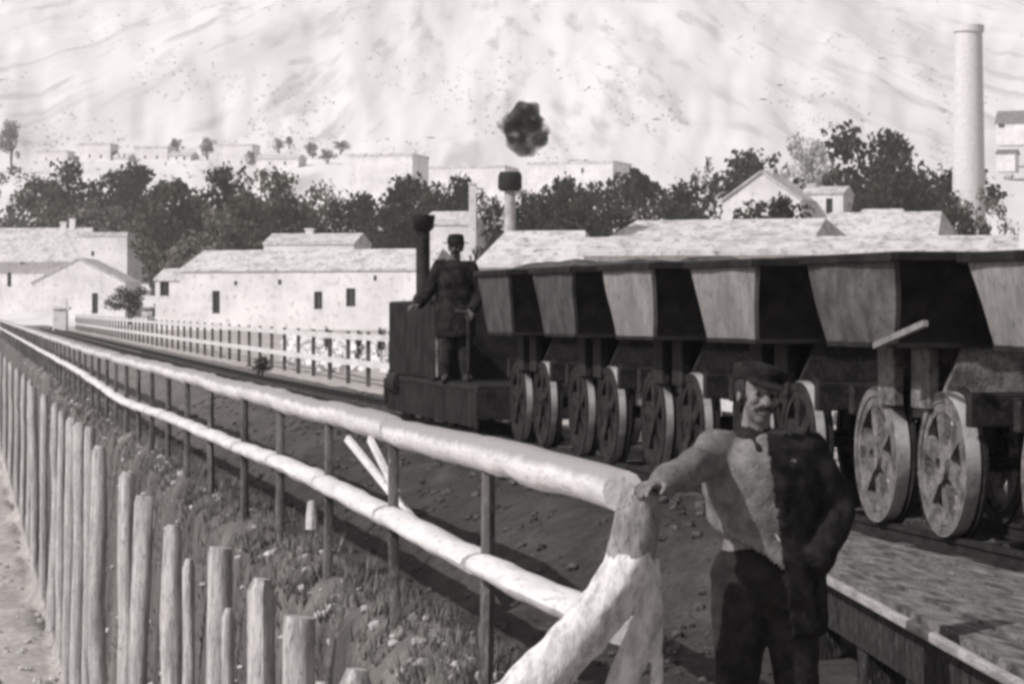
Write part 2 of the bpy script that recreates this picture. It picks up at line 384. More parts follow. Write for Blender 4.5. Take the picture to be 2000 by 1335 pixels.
for x, yt, w, r, kd, m_, lb in [
    (1245, 278, 130, 300, 'palm', 'leafd', 'tall ragged palm like tree rising left of the gabled house'),
    (1225, 345, 90, 310, 'loose', 'leafd', 'thin dark tree at the foot of the ragged palm'),
    (1370, 300, 70, 320, 'loose', 'leafd', 'open branched tree just left of the gabled white house'),
    (1350, 352, 140, 270, 'round', 'leafd', 'round dark tree beside the left wall of the gabled house'),
    (1490, 294, 150, 330, 'round', 'leafd', 'dark domed tree behind the ridge of the gabled house'),
    (1500, 384, 120, 180, 'round', 'leafd', 'dark spreading bush in front of the gabled white house'),
    (1700, 240, 170, 300, 'round', 'leafd', 'tallest black green tree at the right of the houses'),
    (1755, 300, 130, 285, 'round', 'leafd', 'dark tree leaning out from the tallest one on its right'),
    (1845, 318, 160, 290, 'round', 'leafd', 'broad dark tree stretching towards the pale slope'),
    (1790, 350, 150, 260, 'round', 'leafd', 'dense dark tree just above the stepped roof'),
    (1690, 340, 120, 270, 'round', 'leafd', 'dark lower tree beside the small annex'),
    (1930, 360, 90, 240, 'loose', 'leafg', 'small grey loose tree at the right end of the roofs'),
    (1880, 400, 90, 230, 'round', 'leafd', 'low dark bush behind the right end of the roofs'),
    (1650, 388, 60, 240, 'loose', 'leafg', 'small twiggy tree against the annex wall')]:
    tree(kd, x, yt, r, gp(x, r), w, M[m_], lb, G3)
tree('round', 1577, 262, 420, gp(1577, 420), 80, M['leafp'], 'pale rounded tree rising behind the annex roof')
for i, (x, yt, w, r) in enumerate([(342, 262, 34, 720), (405, 258, 36, 700), (22, 215, 46, 640), (490, 288, 26, 690), (545, 262, 24, 760), (565, 262, 24, 780), (610, 272, 38, 720), (640, 285, 40, 690), (665, 270, 40, 740), (150, 300, 20, 680), (225, 290, 18, 700), (1130, 300, 70, 560), (1520, 180, 26, 1100), (1720, 150, 24, 1300), (1490, 210, 22, 1000), (1280, 235, 26, 900), (840, 270, 22, 800)]):
    tree('shrub', x, yt, r, gp(x, r), w, M['leafg'], 'small far shrub on the open slope, ' + ['left of the two by the upper cottages', 'right of the two by the upper cottages', 'above the left edge of the tree belt', 'beside the block with the gap', 'left in the upper row of three', 'middle in the upper row of three', 'left of the clump above the white block', 'lowest of the clump above the white block', 'right of the clump above the white block', 'farthest left below the hill', 'by the first cottage', 'above the long white wall', 'high above the domed tree', 'highest near the right', 'over the gabled house', 'right of the smoke puff', 'left of the smoke puff'][i], 'shrubs scattered over the far slope')

# scrub dotting the far slope (nobody could count it)
rnd = random.Random(3); mb = MB()
for i in range(5200):
    x = rnd.uniform(-300, 2300); r = rnd.choice((rnd.uniform(560, 1200), rnd.uniform(800, 2400))); p = hill_at(x, r)
    if nz(x * .006, r * .003, 2) < -.02: continue
    s = rnd.uniform(.25, .95) * (r / 900) ** .5
    leaves(mb, p + Vector((0, 0, s * .4)), (s, s, s * .6), 5, s * .5, rnd)
tag(mb.build('hill_scrub', M['scrub']), 'sparse grey scrub dotting the pale hillside', 'scrub', kind='stuff')

# ---------------------------------------------------------------- buildings
def wall_panel(mb, L, H, ops, y, th=.3, x0=0):
    """front wall from x=0..L at y, holes ops=(xa,xb,za,zb)"""
    X = sorted({0, L, *[o[0] for o in ops], *[o[1] for o in ops]}); Z = sorted({0, H, *[o[2] for o in ops], *[o[3] for o in ops]})
    for a, b in zip(X, X[1:]):
        for c, d in zip(Z, Z[1:]):
            if any(o[0] <= (a + b) / 2 <= o[1] and o[2] <= (c + d) / 2 <= o[3] for o in ops): continue
            mb.box((x0 + (a + b) / 2, y + th / 2, (c + d) / 2), (b - a, th, d - c))
def house(name, label, x0, x1, ybase, yeave, yridge, r, depth=6, ops=(), roofm='roof', gable='front', turn=0, over=.25, chimneys=(), cat='house', group=None, hip=0, flat=False, eave_drop=0):
    s = r / 5500; L = (x1 - x0) * s / max(.3, math.cos(turn)); H = (ybase - yeave) * s; RH = (yeave - yridge) * s
    p = U(x0, ybase, r); ang = -YAW - math.atan((((x0 + x1) / 2) - 1000) / 5500) + turn
    base = 2.5
    o = thing(name, label, cat, p, ang, group)
    opl = [((a - x0) * s / math.cos(turn), (b - x0) * s / math.cos(turn), max(.0, (ybase - d) * s), (ybase - c) * s) for a, b, c, d, k in ops]
    w = MB(); wall_panel(w, L, H, opl, 0)
    for cx in (.15, L - .15): w.box((cx, depth / 2 + .15, H / 2), (.3, depth - .3, H))
    w.box((L / 2, depth - .15 + .3, H / 2), (L, .3, H)); w.box((L / 2, depth / 2 + .15, -base / 2 - .002), (L - .01, depth + .28, base))
    if not flat:
        if gable == 'front':      # gable faces the viewer, ridge runs away
            for yy in (0.003, depth): w.prism([(0, yy, H), (L, yy, H), (L / 2, yy, H + RH)], (0, 0, 0), (0, .3, 0))
        elif not hip:
            for xx in (.004, L - .304): w.prism([(xx, 0, H), (xx, depth + .3, H), (xx, depth / 2 + .15, H + RH)], (0, 0, 0), (.3, 0, 0))
    w.build('wall', M['wall'], o)
    rf = MB(); t = .16
    if flat:
        rf.box((L / 2, depth / 2 + .15, H + .1), (L + .2, depth + .5, .2))
        for dx in (0, L): rf.box((dx, depth / 2 + .15, H + .35), (.2, depth + .5, .3))
        rf.box((L / 2, -.02, H + .352), (L + .2, .2, .31))
    elif gable == 'front':
        for sg, xa in ((1, -over), (-1, L + over)):
            dz = -RH * over / (L / 2)
            rf.prism([(xa, -over, H + dz + .02), (L / 2 - sg * .002, -over, H + RH + .02), (L / 2 - sg * .002, -over, H + RH + t + .02), (xa, -over, H + dz + t + .02)], (0, 0, 0), (0, depth + .3 + 2 * over, 0))
    else:
        dd = depth + .3; dz = -RH * over / (dd / 2); hx = hip * L
        A = [(-over, -over, H + dz), (L + over, -over, H + dz), (L - hx + (over if not hip else 0), dd / 2, H + RH), (hx - (over if not hip else 0), dd / 2, H + RH), (-over, dd + over, H + dz), (L + over, dd + over, H + dz)]
        up = [(a[0], a[1], a[2] + t + .02) for a in A]; lo_ = [(a[0], a[1], a[2] + .02) for a in A]
        rf.add(up + lo_, [(0, 1, 2, 3), (5, 4, 3, 2), (4, 0, 3), (1, 5, 2), (7, 6, 9, 8), (10, 11, 8, 9), (0, 6, 7, 1), (5, 11, 10, 4), (4, 10, 6, 0), (1, 7, 11, 5)])
        # courses of tiles
        for k in range(1, int(dd / 2 / .45)):
            f = k * .45 / (dd / 2); 
            rf.box((L / 2, f * dd / 2, H + RH * f + t + .03), (L * (1 - 2 * hip * f) + (over if not hip else 0), .07, .05), 0, 0, 0)
    ro = rf.build('roof', M[roofm], o)
    for cx, ch in chimneys:
        MB().box(((cx - x0) * s, depth / 2 + .15, H + RH + ch / 2 - .4), (.7, .6, ch + .8)).box(((cx - x0) * s, depth / 2 + .15, H + RH + ch + .04), (.86, .76, .14)).build('chimney', M['wall'], ro)
    for (a, b, c, d), op in zip(opl, ops):
        k = op[4]; nm = 'door' if k == 'd' else 'window'
        q = MB().box(((a + b) / 2, .22, (c + d) / 2), (b - a, .05, d - c)).build(nm, M['open'], o)
        fr = MB(); e = .07
        for zz in (c + e / 2, d - e / 2): fr.box(((a + b) / 2, .18, zz), (b - a, .06, e))
        for xx in (a + e / 2, b - e / 2): fr.box((xx, .182, (c + d) / 2), (e, .06, d - c - 2 * e))
        if k == 'w' and b - a > .5: fr.box(((a + b) / 2, .181, (c + d) / 2), (.05, .05, d - c - 2 * e))
        fr.build('frame', M['post'], q)
    return o
T = R(-30)
house('farmhouse', 'long low white house with pale tiled roof and small openings behind the far fence', 352, 834, 646, 530, 492, 205, 6,
      [(415, 430, 568, 612, 'd'), (458, 464, 549, 558, 'w'), (543, 550, 547, 557, 'w'), (612, 628, 570, 604, 'w'), (673, 691, 564, 599, 'w'), (725, 731, 540, 550, 'w')], gable='side', turn=R(-24), hip=.02, over=.12, chimneys=())
house('outbuilding', 'small lean-to shed with one dark opening at the left end of the long house', 303, 358, 612, 548, 528, 208, 4, [(312, 330, 538 + 12, 578, 'w')], gable='side', turn=R(-20), cat='shed', over=.1)
house('cottage', 'white gabled cottage with one narrow door, lowest of the houses at the left', 62, 242, 628, 552, 506, 300, 9, [(178, 190, 572, 612, 'd'), (110, 130, 600, 606, 'w')], gable='front', turn=R(-12), over=.15)
house('tower_house', 'tall white flat-topped house just behind the small gabled cottage', 152, 247, 628, 462, 455, 325, 7, [(178, 184, 490, 500, 'w')], flat=True, turn=R(-14))
house('farmhouse', 'white house cut by the left edge, with a deep overhanging roof', -120, 142, 628, 500, 446, 345, 9, [(36, 46, 508, 516, 'w'), (12, 20, 532, 560, 'd'), (-60, -40, 520, 545, 'w')], gable='side', turn=R(-15), over=1.1, chimneys=((128, 1.2), (110, .8)))
house('white_block', 'plain white square block high behind the left tree belt', 682, 805, 400, 306, 300, 520, 12, flat=True, turn=R(-15), cat='building')
house('white_block', 'wide white roadside wall-like building above the dark trees, right of the smoke puff', 1030, 1196, 372, 322, 312, 540, 12, [(1135, 1140, 330, 340, 'w')], flat=True, turn=R(-18), cat='building')
house('white_block', 'low pale flat building on the slope left of the chimney', 806, 985, 372, 330, 322, 560, 12, flat=True, turn=R(-14), cat='building')
house('gabled_house', 'white house with a steep pointed gable among dark trees above the wagons', 1412, 1562, 470, 392, 338, 235, 6, [(1475, 1487, 398, 420, 'w')], gable='front', turn=R(-14), over=.2, chimneys=((1488, .35),))
house('annex', 'small white annex with two dark openings beside the gabled house', 1566, 1646, 470, 380, 366, 238, 5, [(1567, 1576, 388, 408, 'w'), (1613, 1626, 388, 418, 'd')], gable='side', turn=R(-10), over=.1, chimneys=((1575, .3),), cat='house')
house('long_shed', 'long shed with a mottled pale roof showing just over the middle wagons', 1196, 1578, 660, 472, 434, 120, 6, gable='side', turn=R(-16), over=.25, hip=.015, cat='shed')
house('long_shed', 'low shed with a bright roof stepping up at the right above the near wagons', 1590, 1822, 660, 465, 418, 125, 6, gable='side', turn=R(-10), over=.2, hip=.03, cat='shed')
house('long_shed', 'taller roofed bay poking above the bright stepped roof', 1650, 1762, 660, 452, 412, 134, 5, gable='side', turn=R(-10), over=.15, hip=.15, cat='shed')
house('lean_to', 'long low whitewashed lean-to roof directly above the row of wagons', 1140, 1965, 640, 498, 470, 100, 3.5, gable='side', turn=R(-4), over=.2, cat='shed')
house('white_shed', 'white shed roof behind the pale chimney with a slanting right end', 935, 1142, 650, 520, 456, 112, 5, gable='side', turn=R(-12), hip=.12, over=.15, cat='shed')
house('white_shed', 'small white building behind the shoulder of the hatted driver', 815, 925, 560, 440, 415, 230, 5, gable='side', turn=R(-12), hip=.15, over=.1, cat='shed')
house('far_roof', 'pale barn roof showing between the tree belt and the long house roof', 515, 690, 560, 478, 458, 250, 6, gable='side', turn=R(-15), over=.1, cat='barn', chimneys=((590, .5),))
for i, (a, b, yb, yt, r) in enumerate([(155, 215, 318, 276, 700), (222, 250, 318, 300, 690), (262, 326, 320, 282, 705), (330, 372, 322, 296, 695), (425, 492, 330, 278, 700), (500, 582, 332, 302, 680), (70, 130, 325, 290, 710)]):
    house('hill_cottage', 'tiny pale cottage on the far slope, ' + ['second from the left and boxy', 'the narrowest', 'under the two round shrubs', 'with the widest door', 'the tallest and brightest', 'the longest and rightmost', 'the leftmost over the tree belt'][i], a, b, yb + 14, yt + 8, yt, r, 7, [(lerp(a, b, .3), lerp(a, b, .3) + 4, yb - 16, yb - 10, 'w'), (lerp(a, b, .66), lerp(a, b, .66) + 4, yb - 16, yb - 9, 'w')], flat=(i % 2 == 0), gable='side', turn=R(-16), cat='cottage', group='cottages on the far slope')
house('hill_house', 'pale house with a dark roof on the slope at the top right edge', 1945, 2080, 262, 240, 216, 650, 8, [(1950, 1962, 242, 250, 'w')], roofm='roofd', gable='side', turn=R(-8), over=.3)
house('hill_house', 'smaller pale house with one dark low roof under the top right one', 1946, 1982, 312, 300, 292, 600, 6, roofm='roofd', gable='side', turn=R(-8))

p = gp(1892, 262); p.z -= 2; hh = EYE + (620 - 52) * 262 / 5500 - p.z
o = thing('smelter_chimney', 'very tall plain white tower at the right, rising over the trees and the slope', 'tower', p)
MB().tube([(0, 0, 0), (0, 0, hh * .5), (0, 0, hh)], [1.75, 1.5, 1.25], 28).build('shaft', M['white'], o, True)
MB().tube([(0, 0, hh - .6), (0, 0, hh - .5), (0, 0, hh + .1), (0, 0, hh + .12)], [1.28, 1.42, 1.42, 1.2], 28).build('rim', M['white'], o, True)
# pale chimney stack with a dark cowl, and its puff of smoke
D = 118
p = U(996, 620, D); p.z = zg(p.x, p.y) - .1; top = EYE + (620 - 372) * D / 5500 - p.z
o = thing('chimney_stack', 'tall pale chimney pipe with a black cap rising behind the farthest wagons', 'chimney', p)
MB().tube([(0, 0, 0), (0, 0, top * .5), (0, 0, top)], [.30, .26, .23], 18, rough=.03).build('shaft', M['stone'], o, True)
MB().tube([(0, 0, top - .02), (0, 0, top + .1), (0, 0, top + .62), (0, 0, top + .78)], [.40, .5, .5, .42], 18, rough=.06).build('cap', M['iron'], o, True)
mb = MB(); rnd = random.Random(5); c = U(1022, 255, D)
for i, (dx, dy, rr) in enumerate([(8, -26, 30), (-12, -6, 30), (16, -2, 32), (2, 18, 30), (12, 34, 20), (-6, 44, 12), (-30, -12, 20), (30, 14, 20), (-4, -46, 14)]):
    mb.ball(U(1022 + dx, 255 + dy, D + rnd.uniform(-.4, .4)), rr * D / 5500 * 1.05, 16, 10, rough=.25, seed=i)
ms = bpy.data.materials.new('smoke'); ms.use_nodes = True; t = ms.node_tree; t.nodes.remove(t.nodes['Principled BSDF'])
pv = t.nodes.new('ShaderNodeVolumePrincipled'); pv.inputs['Color'].default_value = (.05, .05, .045, 1); pv.inputs['Density'].default_value = 3.0
tcx = t.nodes.new('ShaderNodeTexCoord'); ns = t.nodes.new('ShaderNodeTexNoise'); ns.inputs['Scale'].default_value = 2.2; ns.inputs['Detail'].default_value = 4
rp = t.nodes.new('ShaderNodeMapRange'); rp.inputs['From Min'].default_value = .36; rp.inputs['From Max'].default_value = .62; rp.inputs['To Max'].default_value = 5.5
t.links.new(tcx.outputs['Object'], ns.inputs['Vector']); t.links.new(ns.outputs['Fac'], rp.inputs['Value']); t.links.new(rp.outputs[0], pv.inputs['Density'])
t.links.new(pv.outputs[0], t.nodes['Material Output'].inputs['Volume'])
def remesh(mb, voxel, sm=2, disp=0, dsc=20, name='m'):
    me = mb.mesh(name); ob = bpy.data.objects.new('tmp', me); C.objects.link(ob)
    m_ = ob.modifiers.new('r', 'REMESH'); m_.mode = 'VOXEL'; m_.voxel_size = voxel
    if sm: s_ = ob.modifiers.new('s', 'SMOOTH'); s_.iterations = sm; s_.factor = .6
    dg = bpy.context.evaluated_depsgraph_get(); dg.update()
    out = bpy.data.meshes.new_from_object(ob.evaluated_get(dg)); out.name = name
    bpy.data.objects.remove(ob)
    out.polygons.foreach_set('use_smooth', [True] * len(out.polygons))
    if disp:
        for v in out.vertices: v.co += v.normal * disp * (noise.noise(v.co * dsc) + .5 * noise.noise(v.co * dsc * 2.3))
    return out
sm = remesh(mb, .12, 1, .10, 2.2, 'smoke_puff'); sm.materials.append(ms); so_ = bpy.data.objects.new('smoke_puff', sm); C.objects.link(so_)
tag(so_, 'dark round puff of smoke hanging in the air above the capped chimney', 'smoke')

p = U(923, 450, 215); o = thing('gate_pillar', 'slim white pillar among dark trees just left of the capped chimney', 'pillar', p, -YAW)
MB().box((0, 0, 1.0), (.55, .55, 5.0)).build('pillar_shaft', M['wall'], o, bevel=.03); MB().box((0, 0, 3.58), (.7, .7, .16)).build('pillar_cap', M['wall'], o)

# ---------------------------------------------------------------- rail fences
fence = thing('rail_fence', 'two-rail fence with thick whitewashed logs on thin posts along the near side of the track', 'fence', (2.6, 11.0, 0))
FY = [11.05, 14.0, 17.2, 20.3, 23.5, 26.6, 30.3]
while FY[-1] < 212: FY.append(FY[-1] + 3.2)
def uz(Y): return 1.31 + rise(Y) + .02 * nz(Y * .4) 
def lz(Y): return .76 + rise(Y) + .03 * nz(Y * .3, 4) - .13 * math.exp(-((Y - 47) / 9) ** 2) + .05 * math.exp(-((Y - 22) / 4) ** 2)
for i, Y in enumerate(FY):
    if i == 0: continue
    rnd = random.Random(i); lx = rnd.uniform(-.03, .03)
    MB().tube([(lx, Y - 11.0, -.4), (0, Y - 11.0, .6), (0, Y - 11.0, uz(Y) - .05)], [.04, .036, .033], 8, rough=.25, seed=i).build('post', M['post'], fence, True)
def log(name, parent, a, b, r, m, seed, sq=1.0, nseg=8):
    rnd = random.Random(seed); a, b = Vector(a), Vector(b)
    pts = [a.lerp(b, k / nseg) + Vector((rnd.uniform(-.008, .008), 0, rnd.uniform(-.006, .006) if 0 < k < nseg else 0)) for k in range(nseg + 1)]
    MB().tube(pts, [r * rnd.uniform(.93, 1.06) for _ in pts], 14, side=(1, 0, 0), flat=sq, rough=.09, seed=seed).build(name, m, parent, True)
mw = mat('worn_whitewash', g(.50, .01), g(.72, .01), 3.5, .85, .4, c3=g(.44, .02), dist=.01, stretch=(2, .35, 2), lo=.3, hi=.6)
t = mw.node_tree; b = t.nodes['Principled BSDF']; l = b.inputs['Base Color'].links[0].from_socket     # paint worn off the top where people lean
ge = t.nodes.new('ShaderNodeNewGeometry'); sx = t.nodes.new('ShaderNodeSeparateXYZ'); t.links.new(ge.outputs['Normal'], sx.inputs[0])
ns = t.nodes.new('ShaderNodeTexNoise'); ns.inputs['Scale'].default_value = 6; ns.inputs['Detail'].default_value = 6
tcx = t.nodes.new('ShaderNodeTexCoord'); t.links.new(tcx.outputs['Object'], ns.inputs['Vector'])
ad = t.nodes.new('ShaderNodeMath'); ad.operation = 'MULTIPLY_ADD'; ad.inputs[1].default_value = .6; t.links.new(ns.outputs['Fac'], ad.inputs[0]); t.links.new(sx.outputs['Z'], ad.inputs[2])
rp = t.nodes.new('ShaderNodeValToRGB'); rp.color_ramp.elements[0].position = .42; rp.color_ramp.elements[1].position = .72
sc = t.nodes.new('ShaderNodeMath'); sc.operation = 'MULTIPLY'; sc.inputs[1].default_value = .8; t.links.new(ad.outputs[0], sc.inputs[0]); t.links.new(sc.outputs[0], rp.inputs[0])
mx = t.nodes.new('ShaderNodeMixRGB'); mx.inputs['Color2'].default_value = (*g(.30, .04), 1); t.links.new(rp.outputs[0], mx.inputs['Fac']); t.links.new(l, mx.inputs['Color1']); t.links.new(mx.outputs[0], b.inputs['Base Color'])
for i, (a, b) in enumerate(zip(FY, FY[1:])):
    o1 = .007 * (-1) ** i if a > 11.5 else 0
    log('upper_rail', fence, (0, a - 11.0 + (.012 if i else -.05), uz(a) + o1), (0, b - 11.012, uz(b) + o1), .088 if i else .090, mw, i + 100)
    log('lower_rail', fence, (-.03, a - 10.95 + (0 if i else -.25), lz(a)), (-.03, b - 11.05, lz(b)), .100, M['white'], i + 300, .6)

fence2 = thing('rail_fence', 'low two-rail white fence with dark posts along the far side of the track', 'fence', (8.0, 8.0, 0))
Y = 8.0; FY2 = []
while Y < 212: FY2.append(Y); Y += 3.05
for i, Y in enumerate(FY2):
    MB().box((0.07, Y - 8.0, (.4 + rise(Y) + 1.66 + rise(Y)) / 2), (.09, .12, 1.36), taper=.85).build('post', M['post'], fence2)
for i, (a, b) in enumerate(zip(FY2, FY2[1:])):
    for nm, z in (('upper_rail', 1.60), ('lower_rail', 1.06)):
        MB().beam((-.02, a - 7.99, z + rise(a) + .012 * nz(a)), (-.02, b - 8.01, z + rise(b) + .012 * nz(b)), .06, .12).build(nm, M['white'], fence2)
# gate pier at the far end
p = U(118, 620, 195); p.z = 1.0
o = thing('gate_pier', 'square white pier standing where the two fences meet far off', 'pier', p, -YAW)
MB().box((0, 0, .55), (.95, .95, 2.0)).build('pier_shaft', M['wall'], o, bevel=.04)
MB().box((.1, 0, 1.65), (1.15, 1.15, .18)).box((.25, 0, 1.95), (.4, .4, .45)).build('pier_cap', M['wall'], o, bevel=.03)

# forked trunk at the end of the near fence
DT = 10.85
def Q(x, y, d=0): return U(x, y, DT + d)
root = Q(1240, 1500); root.z = .1
ft = thing('forked_trunk', 'thick gnarled half-whitewashed forked trunk that ends the near fence', 'tree trunk', root)
def L(x, y, d=0): return Q(x, y, d) - root
s5 = DT / 5500
mt = MB()
mt.tube([L(1255, 948), L(1252, 962), L(1248, 1000), L(1240, 1060), L(1226, 1110), L(1186, 1175), L(1130, 1240), L(1065, 1310), L(985, 1390, -.03), L(890, 1510, -.06)],
        [s5 * k for k in (20, 38, 43, 46, 50, 50, 50, 52, 56, 62)], 18, rough=.16, seed=2)
mt.tube([L(1252, 1110, .08), L(1268, 1180, .10), L(1248, 1250, .12), L(1216, 1330, .13), L(1170, 1440, .14), L(1130, 1560, .14)], [s5 * k for k in (20, 26, 30, 32, 36, 40)], 14, rough=.16, seed=4)
mt.tube([L(1278, 1090, .12), L(1286, 1200, .12), L(1284, 1320, .12), L(1280, 1560, .12)], [s5 * k for k in (10, 12, 13, 14)], 10, rough=.15, seed=6)
me = remesh(mt, .012, 3, .012, 9, 'bark_body')
mtr = mat('peeling_bark', g(.14, .03), g(.30, .03), 7, .9, .5, c3=g(.08), dist=.012, stretch=(2, 2, .6))
t = mtr.node_tree; b = t.nodes['Principled BSDF']; l = b.inputs['Base Color'].links[0].from_socket      # whitewashed up to a ragged brush line
tcx = t.nodes.new('ShaderNodeTexCoord'); sx = t.nodes.new('ShaderNodeSeparateXYZ'); t.links.new(tcx.outputs['Object'], sx.inputs[0])
ns = t.nodes.new('ShaderNodeTexNoise'); ns.inputs['Scale'].default_value = 9; ns.inputs['Detail'].default_value = 6; t.links.new(tcx.outputs['Object'], ns.inputs['Vector'])
ad = t.nodes.new('ShaderNodeMath'); ad.operation = 'MULTIPLY_ADD'; ad.inputs[1].default_value = .22; t.links.new(ns.outputs['Fac'], ad.inputs[0]); t.links.new(sx.outputs['Z'], ad.inputs[2])
lt = t.nodes.new('ShaderNodeMath'); lt.operation = 'LESS_THAN'; lt.inputs[1].default_value = (EYE - (1085 - 620) * DT / 5500) - .1 + .11; t.links.new(ad.outputs[0], lt.inputs[0])
n3 = t.nodes.new('ShaderNodeTexNoise'); n3.inputs['Scale'].default_value = 7; n3.inputs['Detail'].default_value = 8; n3.inputs['Roughness'].default_value = .75
mp3 = t.nodes.new('ShaderNodeMapping'); mp3.inputs['Scale'].default_value = (2.5, 2.5, .9); t.links.new(tcx.outputs['Object'], mp3.inputs[0]); t.links.new(mp3.outputs[0], n3.inputs['Vector'])
r3 = t.nodes.new('ShaderNodeValToRGB'); r3.color_ramp.elements[0].position = .36; r3.color_ramp.elements[1].position = .56; r3.color_ramp.elements[0].color = (*g(.30, .03), 1); r3.color_ramp.elements[1].color = (*g(.68, .01), 1)
t.links.new(n3.outputs['Fac'], r3.inputs[0]); mx = t.nodes.new('ShaderNodeMixRGB'); t.links.new(r3.outputs[0], mx.inputs['Color2']); t.links.new(lt.outputs[0], mx.inputs['Fac']); t.links.new(l, mx.inputs['Color1']); t.links.new(mx.outputs[0], b.inputs['Base Color'])
me.materials.append(mtr); ob = bpy.data.objects.new('trunk', me); C.objects.link(ob); ob.parent = ft
kn = MB(); kc = L(1232, 1108, -.088); kn.ring(kc, (-.3, -1, .1), .024, .012, .03, 16); kn.build('knot', M['bark'], ft, True)

# two pale laths leaning on the fence, marker stone on the verge
for i, (a, b) in enumerate((((678, 855), (747, 940)), ((722, 856), (750, 912)))):
    Xp = 2.85; pts = []
    for (x, y) in (a, b):
        fw = 5500 * 2.6 / (CY * (755 + 70)) + .05; pts.append(U(x, y, fw + (.25 if (x, y) == a else 0)))
    e = pts[1] + (pts[1] - pts[0]) * .9
    c = pts[0]; tag(MB().beam((0, 0, 0), e - c, .028, .045).build('leaning_lath', M['white'], loc=c), ['longer pale lath leaning against the third near fence post', 'shorter pale lath leaning beside the longer one between the rails'][i], 'lath', 'laths leaning on the near fence')
p = U(609, 1000, 5500 * 2.45 / (CY * 679)); 
tag(MB().tube([(0, 0, -.12), (0, 0, -.02), (0, 0, .07), (.0, 0, .085)], [.05, .045, .035, .02], 10, rough=.3, seed=3).build('marker_stone', M['stone'], smooth=True, loc=p), 'small pale upright stone on the verge under the lower fence rail', 'stone')

# ---------------------------------------------------------------- palisade of piles
PT = [(0, .95), (10, .96), (20, .96), (32, .97), (44, .97), (56, .96), (68, .97), (85, .97), (102, .97), (118, .97), (133, .96), (150, .93), (170, .89), (199, .93), (234, .99), (268, 1.03), (319, 1.04), (374, 1.06), (418, .92), (455, 1.08), (512, .875), (585, .89), (640, 1.0), (704, .885)]
PX = [q[0] for q in PT]
ORD = ['farthest', 'second farthest', 'third farthest', 'fourth farthest', 'fifth farthest', 'sixth farthest', 'seventh farthest', 'eighth farthest']
PL = ['slim pale pile far down the palisade, ' + q + ' in the row' for q in ORD] + [
    'slim pile just right of the faint far piles', 'straight slim pile, second after the faint far ones', 'slim bright pile, third after the faint far ones', 'slim pile with a dark gap on its right', 'bright smooth pile left of the taller thick ones',
    'slightly leaning pile where the row starts to look thick', 'pile with a rough top left of the flat topped pair', 'left one of two flat topped piles by the dark bank', 'right and thicker one of two flat topped piles', 'short thin weathered pile between flat topped and brightest one',
    'bright pile standing highest in the middle of the row', 'low thin stake right of the bright highest pile', 'half buried thick pile with a rounded top in the weeds', 'dark sided thick pile at the bottom of the picture', 'low thin stake beside the nearest stump', 'stump top just showing at the bottom edge, nearest of the row']
for i, (x, sl) in enumerate(PT):
    Y = YAT(x, 1.9); rnd = random.Random(i + 9); z1 = EYE - sl * 1.9 / CY
    thin = x in (374, 455, 640); r = .125 * rnd.uniform(.8, 1.1) * (.80 if Y < 27 else .86) * (.55 if thin else 1); lx = rnd.uniform(-.06, .10); by = rnd.uniform(-.05, .05)
    o = MB().tube([(0, 0, 0), (lx * .1, 0, 1.2), (lx * .3 + by, 0, 2.4), (lx * .6 + by, 0, 3.5), (lx * .8, 0, 4.4), (lx, 0, z1 + 5.22), (lx + .01, .0, z1 + 5.3)], [r * 1.1, r * 1.07, r * 1.02, r * .97, r, r * .93, r * (.6 if i % 3 else .85)], 16, rough=.34, seed=i * 2.3).build('timber_pile', M['pile'], smooth=True, loc=(1.9, Y, -5.3))
    tag(o, PL[i], 'pile', 'upright timber piles at the foot of the bank')

# weeds and stones
def ex0(Y): return 4.24 - .135 * (13.6 - Y) - .1
rnd = random.Random(11); mb = MB()
for i in range(15000):
    Y = 8.5 + 75 * rnd.random() ** 2.0; X = rnd.choice((rnd.uniform(2.1, 2.7), rnd.uniform(2.02, 3.0), rnd.uniform(2.3, 2.9)))
    if nz(X * 3, Y * 1.3, 6) < -.18: continue
    z = zg(X, Y); h = rnd.uniform(.03, .13) * (1 + .8 * nz(X, Y))
    for k in range(4):
        a = rnd.uniform(0, 6.28); dx, dy = math.cos(a), math.sin(a); w = rnd.uniform(.004, .011); l_ = rnd.uniform(.1, .8) * h
        mb.add([(X - dy * w, Y + dx * w, z - .02), (X + dy * w, Y - dx * w, z - .02), (X + dx * l_ + rnd.uniform(-.02, .02), Y + dy * l_, z + h)], [(0, 1, 2)])
tag(mb.build('dry_weeds', M['grass']), 'dry grey weeds covering the bank below the near fence', 'weeds', kind='stuff')
mb = MB()
for i in range(1500):
    Y = 9 + 110 * rnd.random() ** 1.6; side = rnd.random()
    X = rnd.uniform(-1.5, 1.85) if side < .45 else rnd.uniform(1.98, 2.8)
    s = rnd.uniform(.015, .07) * (1.6 if X < 1.9 else (.8 if X < 2.9 else .45))
    mb.ball((X, Y, zg(X, Y) + s * .2), (s, s * rnd.uniform(.6, 1.2), s * .7), 6, 4, rough=.6, seed=i)
tag(mb.build('rubble', M['stone']), 'pale pebbles and rubble strewn over the bank and lower ground', 'rubble', kind='stuff')
mb = MB()
for i in range(2600):
    Y = 9 + 40 * rnd.random() ** 1.3; X = rnd.uniform(2.9, 7.2); s = rnd.uniform(.012, .045)
    if X > ex0(Y) and X < 5.2 and Y < 16.5: continue
    mb.ball((X, Y, zg(X, Y) + s * .2), (s, s * rnd.uniform(.6, 1.2), s * .7), 5, 4, rough=.6, seed=i)
tag(mb.build('spilled_ore', M['ore']), 'dark spilled ore and ballast along the track bed', 'spilled ore', kind='stuff')
mb = MB()
